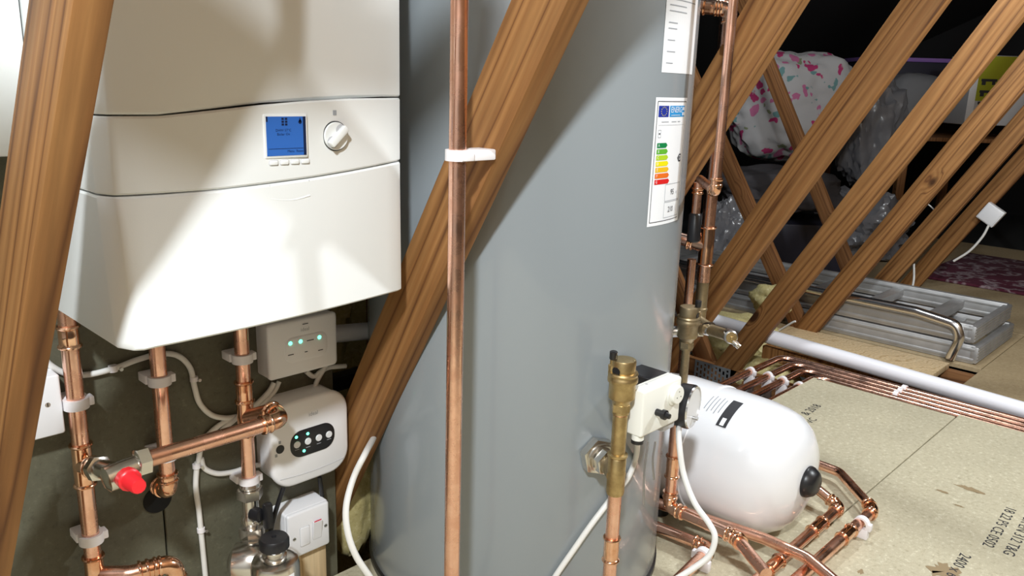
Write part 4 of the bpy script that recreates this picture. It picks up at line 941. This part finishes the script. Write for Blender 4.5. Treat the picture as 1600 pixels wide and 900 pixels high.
# lettering printed on the deck and stains
def deck_text(body, size, x, y, px_ang, mat='ink'):
    q = PZ(x, y, .0006); g = textgeo(body, size); M = Matrix.Translation(q) @ Matrix.Rotation(math.radians(px_ang), 4, 'Z') @ Matrix.Rotation(math.radians(-90), 4, 'X')
    return obj('lettering', G().add(g.v, g.f).xf(M), mat, deck, smooth=False)
for (t, s, x, y, a) in (('18 22 P5 CE 0502', .03, 1562, 822, 182), ('CR EN 312 T&G', .03, 1592, 836, 182), ('2400 x 600', .03, 1494, 888, 182), ('6', .03, 1281, 593, 182), ('& 2018', .035, 1268, 640, 2), ('VC', .03, 1268, 657, 2)):
    deck_text(t, s, x, y, a)
def stain(x, y, s, seed, mat='stain'):
    q = PZ(x, y, .0004); rnd = random.Random(seed); n = 26
    ring = [q+V((math.cos(2*math.pi*k/n)*s[0]*rnd.uniform(.55, 1.2), math.sin(2*math.pi*k/n)*s[1]*rnd.uniform(.55, 1.2), 0)) for k in range(n)]
    obj('stain', G().add([q]+ring, [(0, k+1, (k+1) % n+1) for k in range(n)]), mat, deck, smooth=False)
stain(1476, 893, (.035, .03), 1); stain(1515, 764, (.012, .03), 2); stain(1473, 768, (.006, .016), 3); stain(1498, 790, (.004, .012), 4); stain(1345, 893, (.01, .006), 5)

# ------------------------------------------------------------------ stored things in the dark end of the loft
def lumpy(name, c, s, label, cat, mat, seed, amp=.22, fr_=1.4, rotz=0, sq=3.0):
    m = bmesh.new(); bmesh.ops.create_icosphere(m, subdivisions=5, radius=1)
    for q in m.verts:
        d = q.co.normalized(); k = 1/((abs(d.x)**sq+abs(d.y)**sq+abs(d.z)**sq)**(1/sq))
        nn = noise.noise(d*fr_+V((seed*1.7, 3, 1)))*amp + noise.noise(d*fr_*4+V((0, seed, 0)))*amp*.35
        p = d*k*(1+nn); q.co = V((p.x*s[0], p.y*s[1], p.z*s[2]))
    g = G().bm(m).xf(Matrix.Translation(V(c)) @ Matrix.Rotation(rotz, 4, 'Z')); return tag(obj(name, g, mat), label, cat)
YA = math.radians(YAW)
lumpy('fabric_bag', PD(1238, 168, 4.7), (.2, .36, .29), 'white bag printed with pink flamingos', 'bag', 'flamingo_print', 2, rotz=YA)
lumpy('cloth_bundle', PD(1215, 296, 4.6), (.2, .32, .13), 'dark grey cloth bundle below the flamingo bag', 'cloth', 'dark_cloth', 5, rotz=YA)
lumpy('wrapped_bundle', PD(1356, 200, 5.0), (.13, .17, .34), 'grey bundle wrapped in clear polythene', 'bundle', 'polythene', 8, .26, 2.2, YA)
lumpy('wrapped_bundle', PD(1348, 352, 4.95), (.2, .24, .21), 'crumpled polythene under the wrapped bundle', 'bundle', 'polythene', 9, .3, 2.6, YA)
lumpy('wrapped_bundle', PD(1128, 372, 4.35), (.1, .12, .2), 'small polythene bundle behind the copper tee', 'bundle', 'polythene', 11, .3, 2.6, YA)
lumpy('suitcase', PD(1425, 160, 5.55), (.16, .20, .2), 'rounded grey case under the purple lid', 'case', 'grey_bag', 12, .06, 1.4, YA)
def ybox(name, c, half, label, cat, mats, bev=.008):
    t = thing(name, V(c)-V((0, 0, half[2])), label, cat, rotz=YA)
    obj('body', G().box((-half[0], -half[1], 0), (half[0], half[1], half[2]*2), bev), mats, t, local=True); return t
t = ybox('storage_chest', PD(1215, 296, 4.6)-V((0, 0, .30)), (.22, .34, .135), 'dark chest under the cloth bundle', 'chest', 'crate_dark')
t = ybox('storage_crate', PD(1420, 132, 6.05), (.22, .40, .16), 'dark storage crate with a purple lid', 'crate', 'crate_dark')
obj('lid', G().box((-.235, -.42, .315), (.235, .42, .345), .006), 'purple', t, local=True)
t = ybox('carton', PD(1552, 146, 5.2)+V((0, 0, .015)), (.14, .235, .215), 'lime and grey printed carton on the shelf', 'box', 'box_side')
obj('lime_panel', G().box((-.1415, -.05, .15), (-.1405, .19, .425)), 'lime', t, local=True, smooth=False)
obj('white_edge', G().box((-.1418, .19, .0), (-.1405, .235, .43)), 'paper', t, local=True, smooth=False)
rr = random.Random(5)
for k in range(3):
    z = .27-.07*k; obj('print_figure', G().box((-.1425, .07, z), (-.1412, .17, z+.016)).box((-.1425, .08, z-.02), (-.1412, .10, z)).box((-.1425, .14, z-.022), (-.1412, .165, z)), 'ink', t, local=True, smooth=False)
obj('print_figure', G().lathe([(.05, 0), (.05, .001)], (-.1412, -.15, .36), (-1, 0, 0), 24), 'ink_brown', t, local=True, smooth=False)
t = thing('shelf', PD(1500, 212, 5.3), 'rough wooden shelf plank under the lime carton', 'shelf', rotz=YA); obj('board', G().box((-.25, -.55, -.03), (1.1, .5, -.005), .003), 'wood_dark', t, local=True)
for x_, y_ in ((-.2, -.5), (-.2, .45), (1.05, -.5), (1.05, .45)): obj('leg', G().box((x_-.025, y_-.025, -.74), (x_+.025, y_+.025, -.03)), 'wood_dark', t, local=True)
q0 = PZ(1440, 432, -.085); 
tag(obj('rug', G().box((4.72, -.4, -.09), (5.7, 1.42, -.075), .004), 'maroon_rug'), 'maroon patterned rug on the far boards', 'rug')
jb = PX(1550, 335, 4.43)
t = thing('junction_box', jb, 'small white junction box on the farthest web', 'junction box'); bdn = V((0, -BS, 1)).normalized(); 
MJ = Matrix.Translation(jb+V((-.014, 0, 0))) @ Matrix.Rotation(math.atan(BS), 4, 'X')
obj('body', G().box((-.02, -.045, -.045), (.02, .045, .045), .004).xf(MJ), 'white_plastic', t)
obj('lid', G().box((-.024, -.04, -.04), (-.019, .04, .04), .002).xf(MJ), 'white_plastic', t)
cable('white_cable', 'white cable drooping from the junction box', [PX(1546, 350, 4.4), PX(1535, 370, 4.4), PX(1515, 392, 4.4), PX(1490, 408, 4.4)], .006)
cable('white_cable', 'white cable hanging between two far webs above the ladder', [PX(1428, 412, 3.9), PX(1428, 435, 3.9), PX(1425, 452, 3.9)], .005)
cable('white_cable', 'thin white cable arcing between two webs', [PX(1432, 325, 3.9), PX(1448, 319, 3.9), PX(1460, 328, 3.9)], .003)
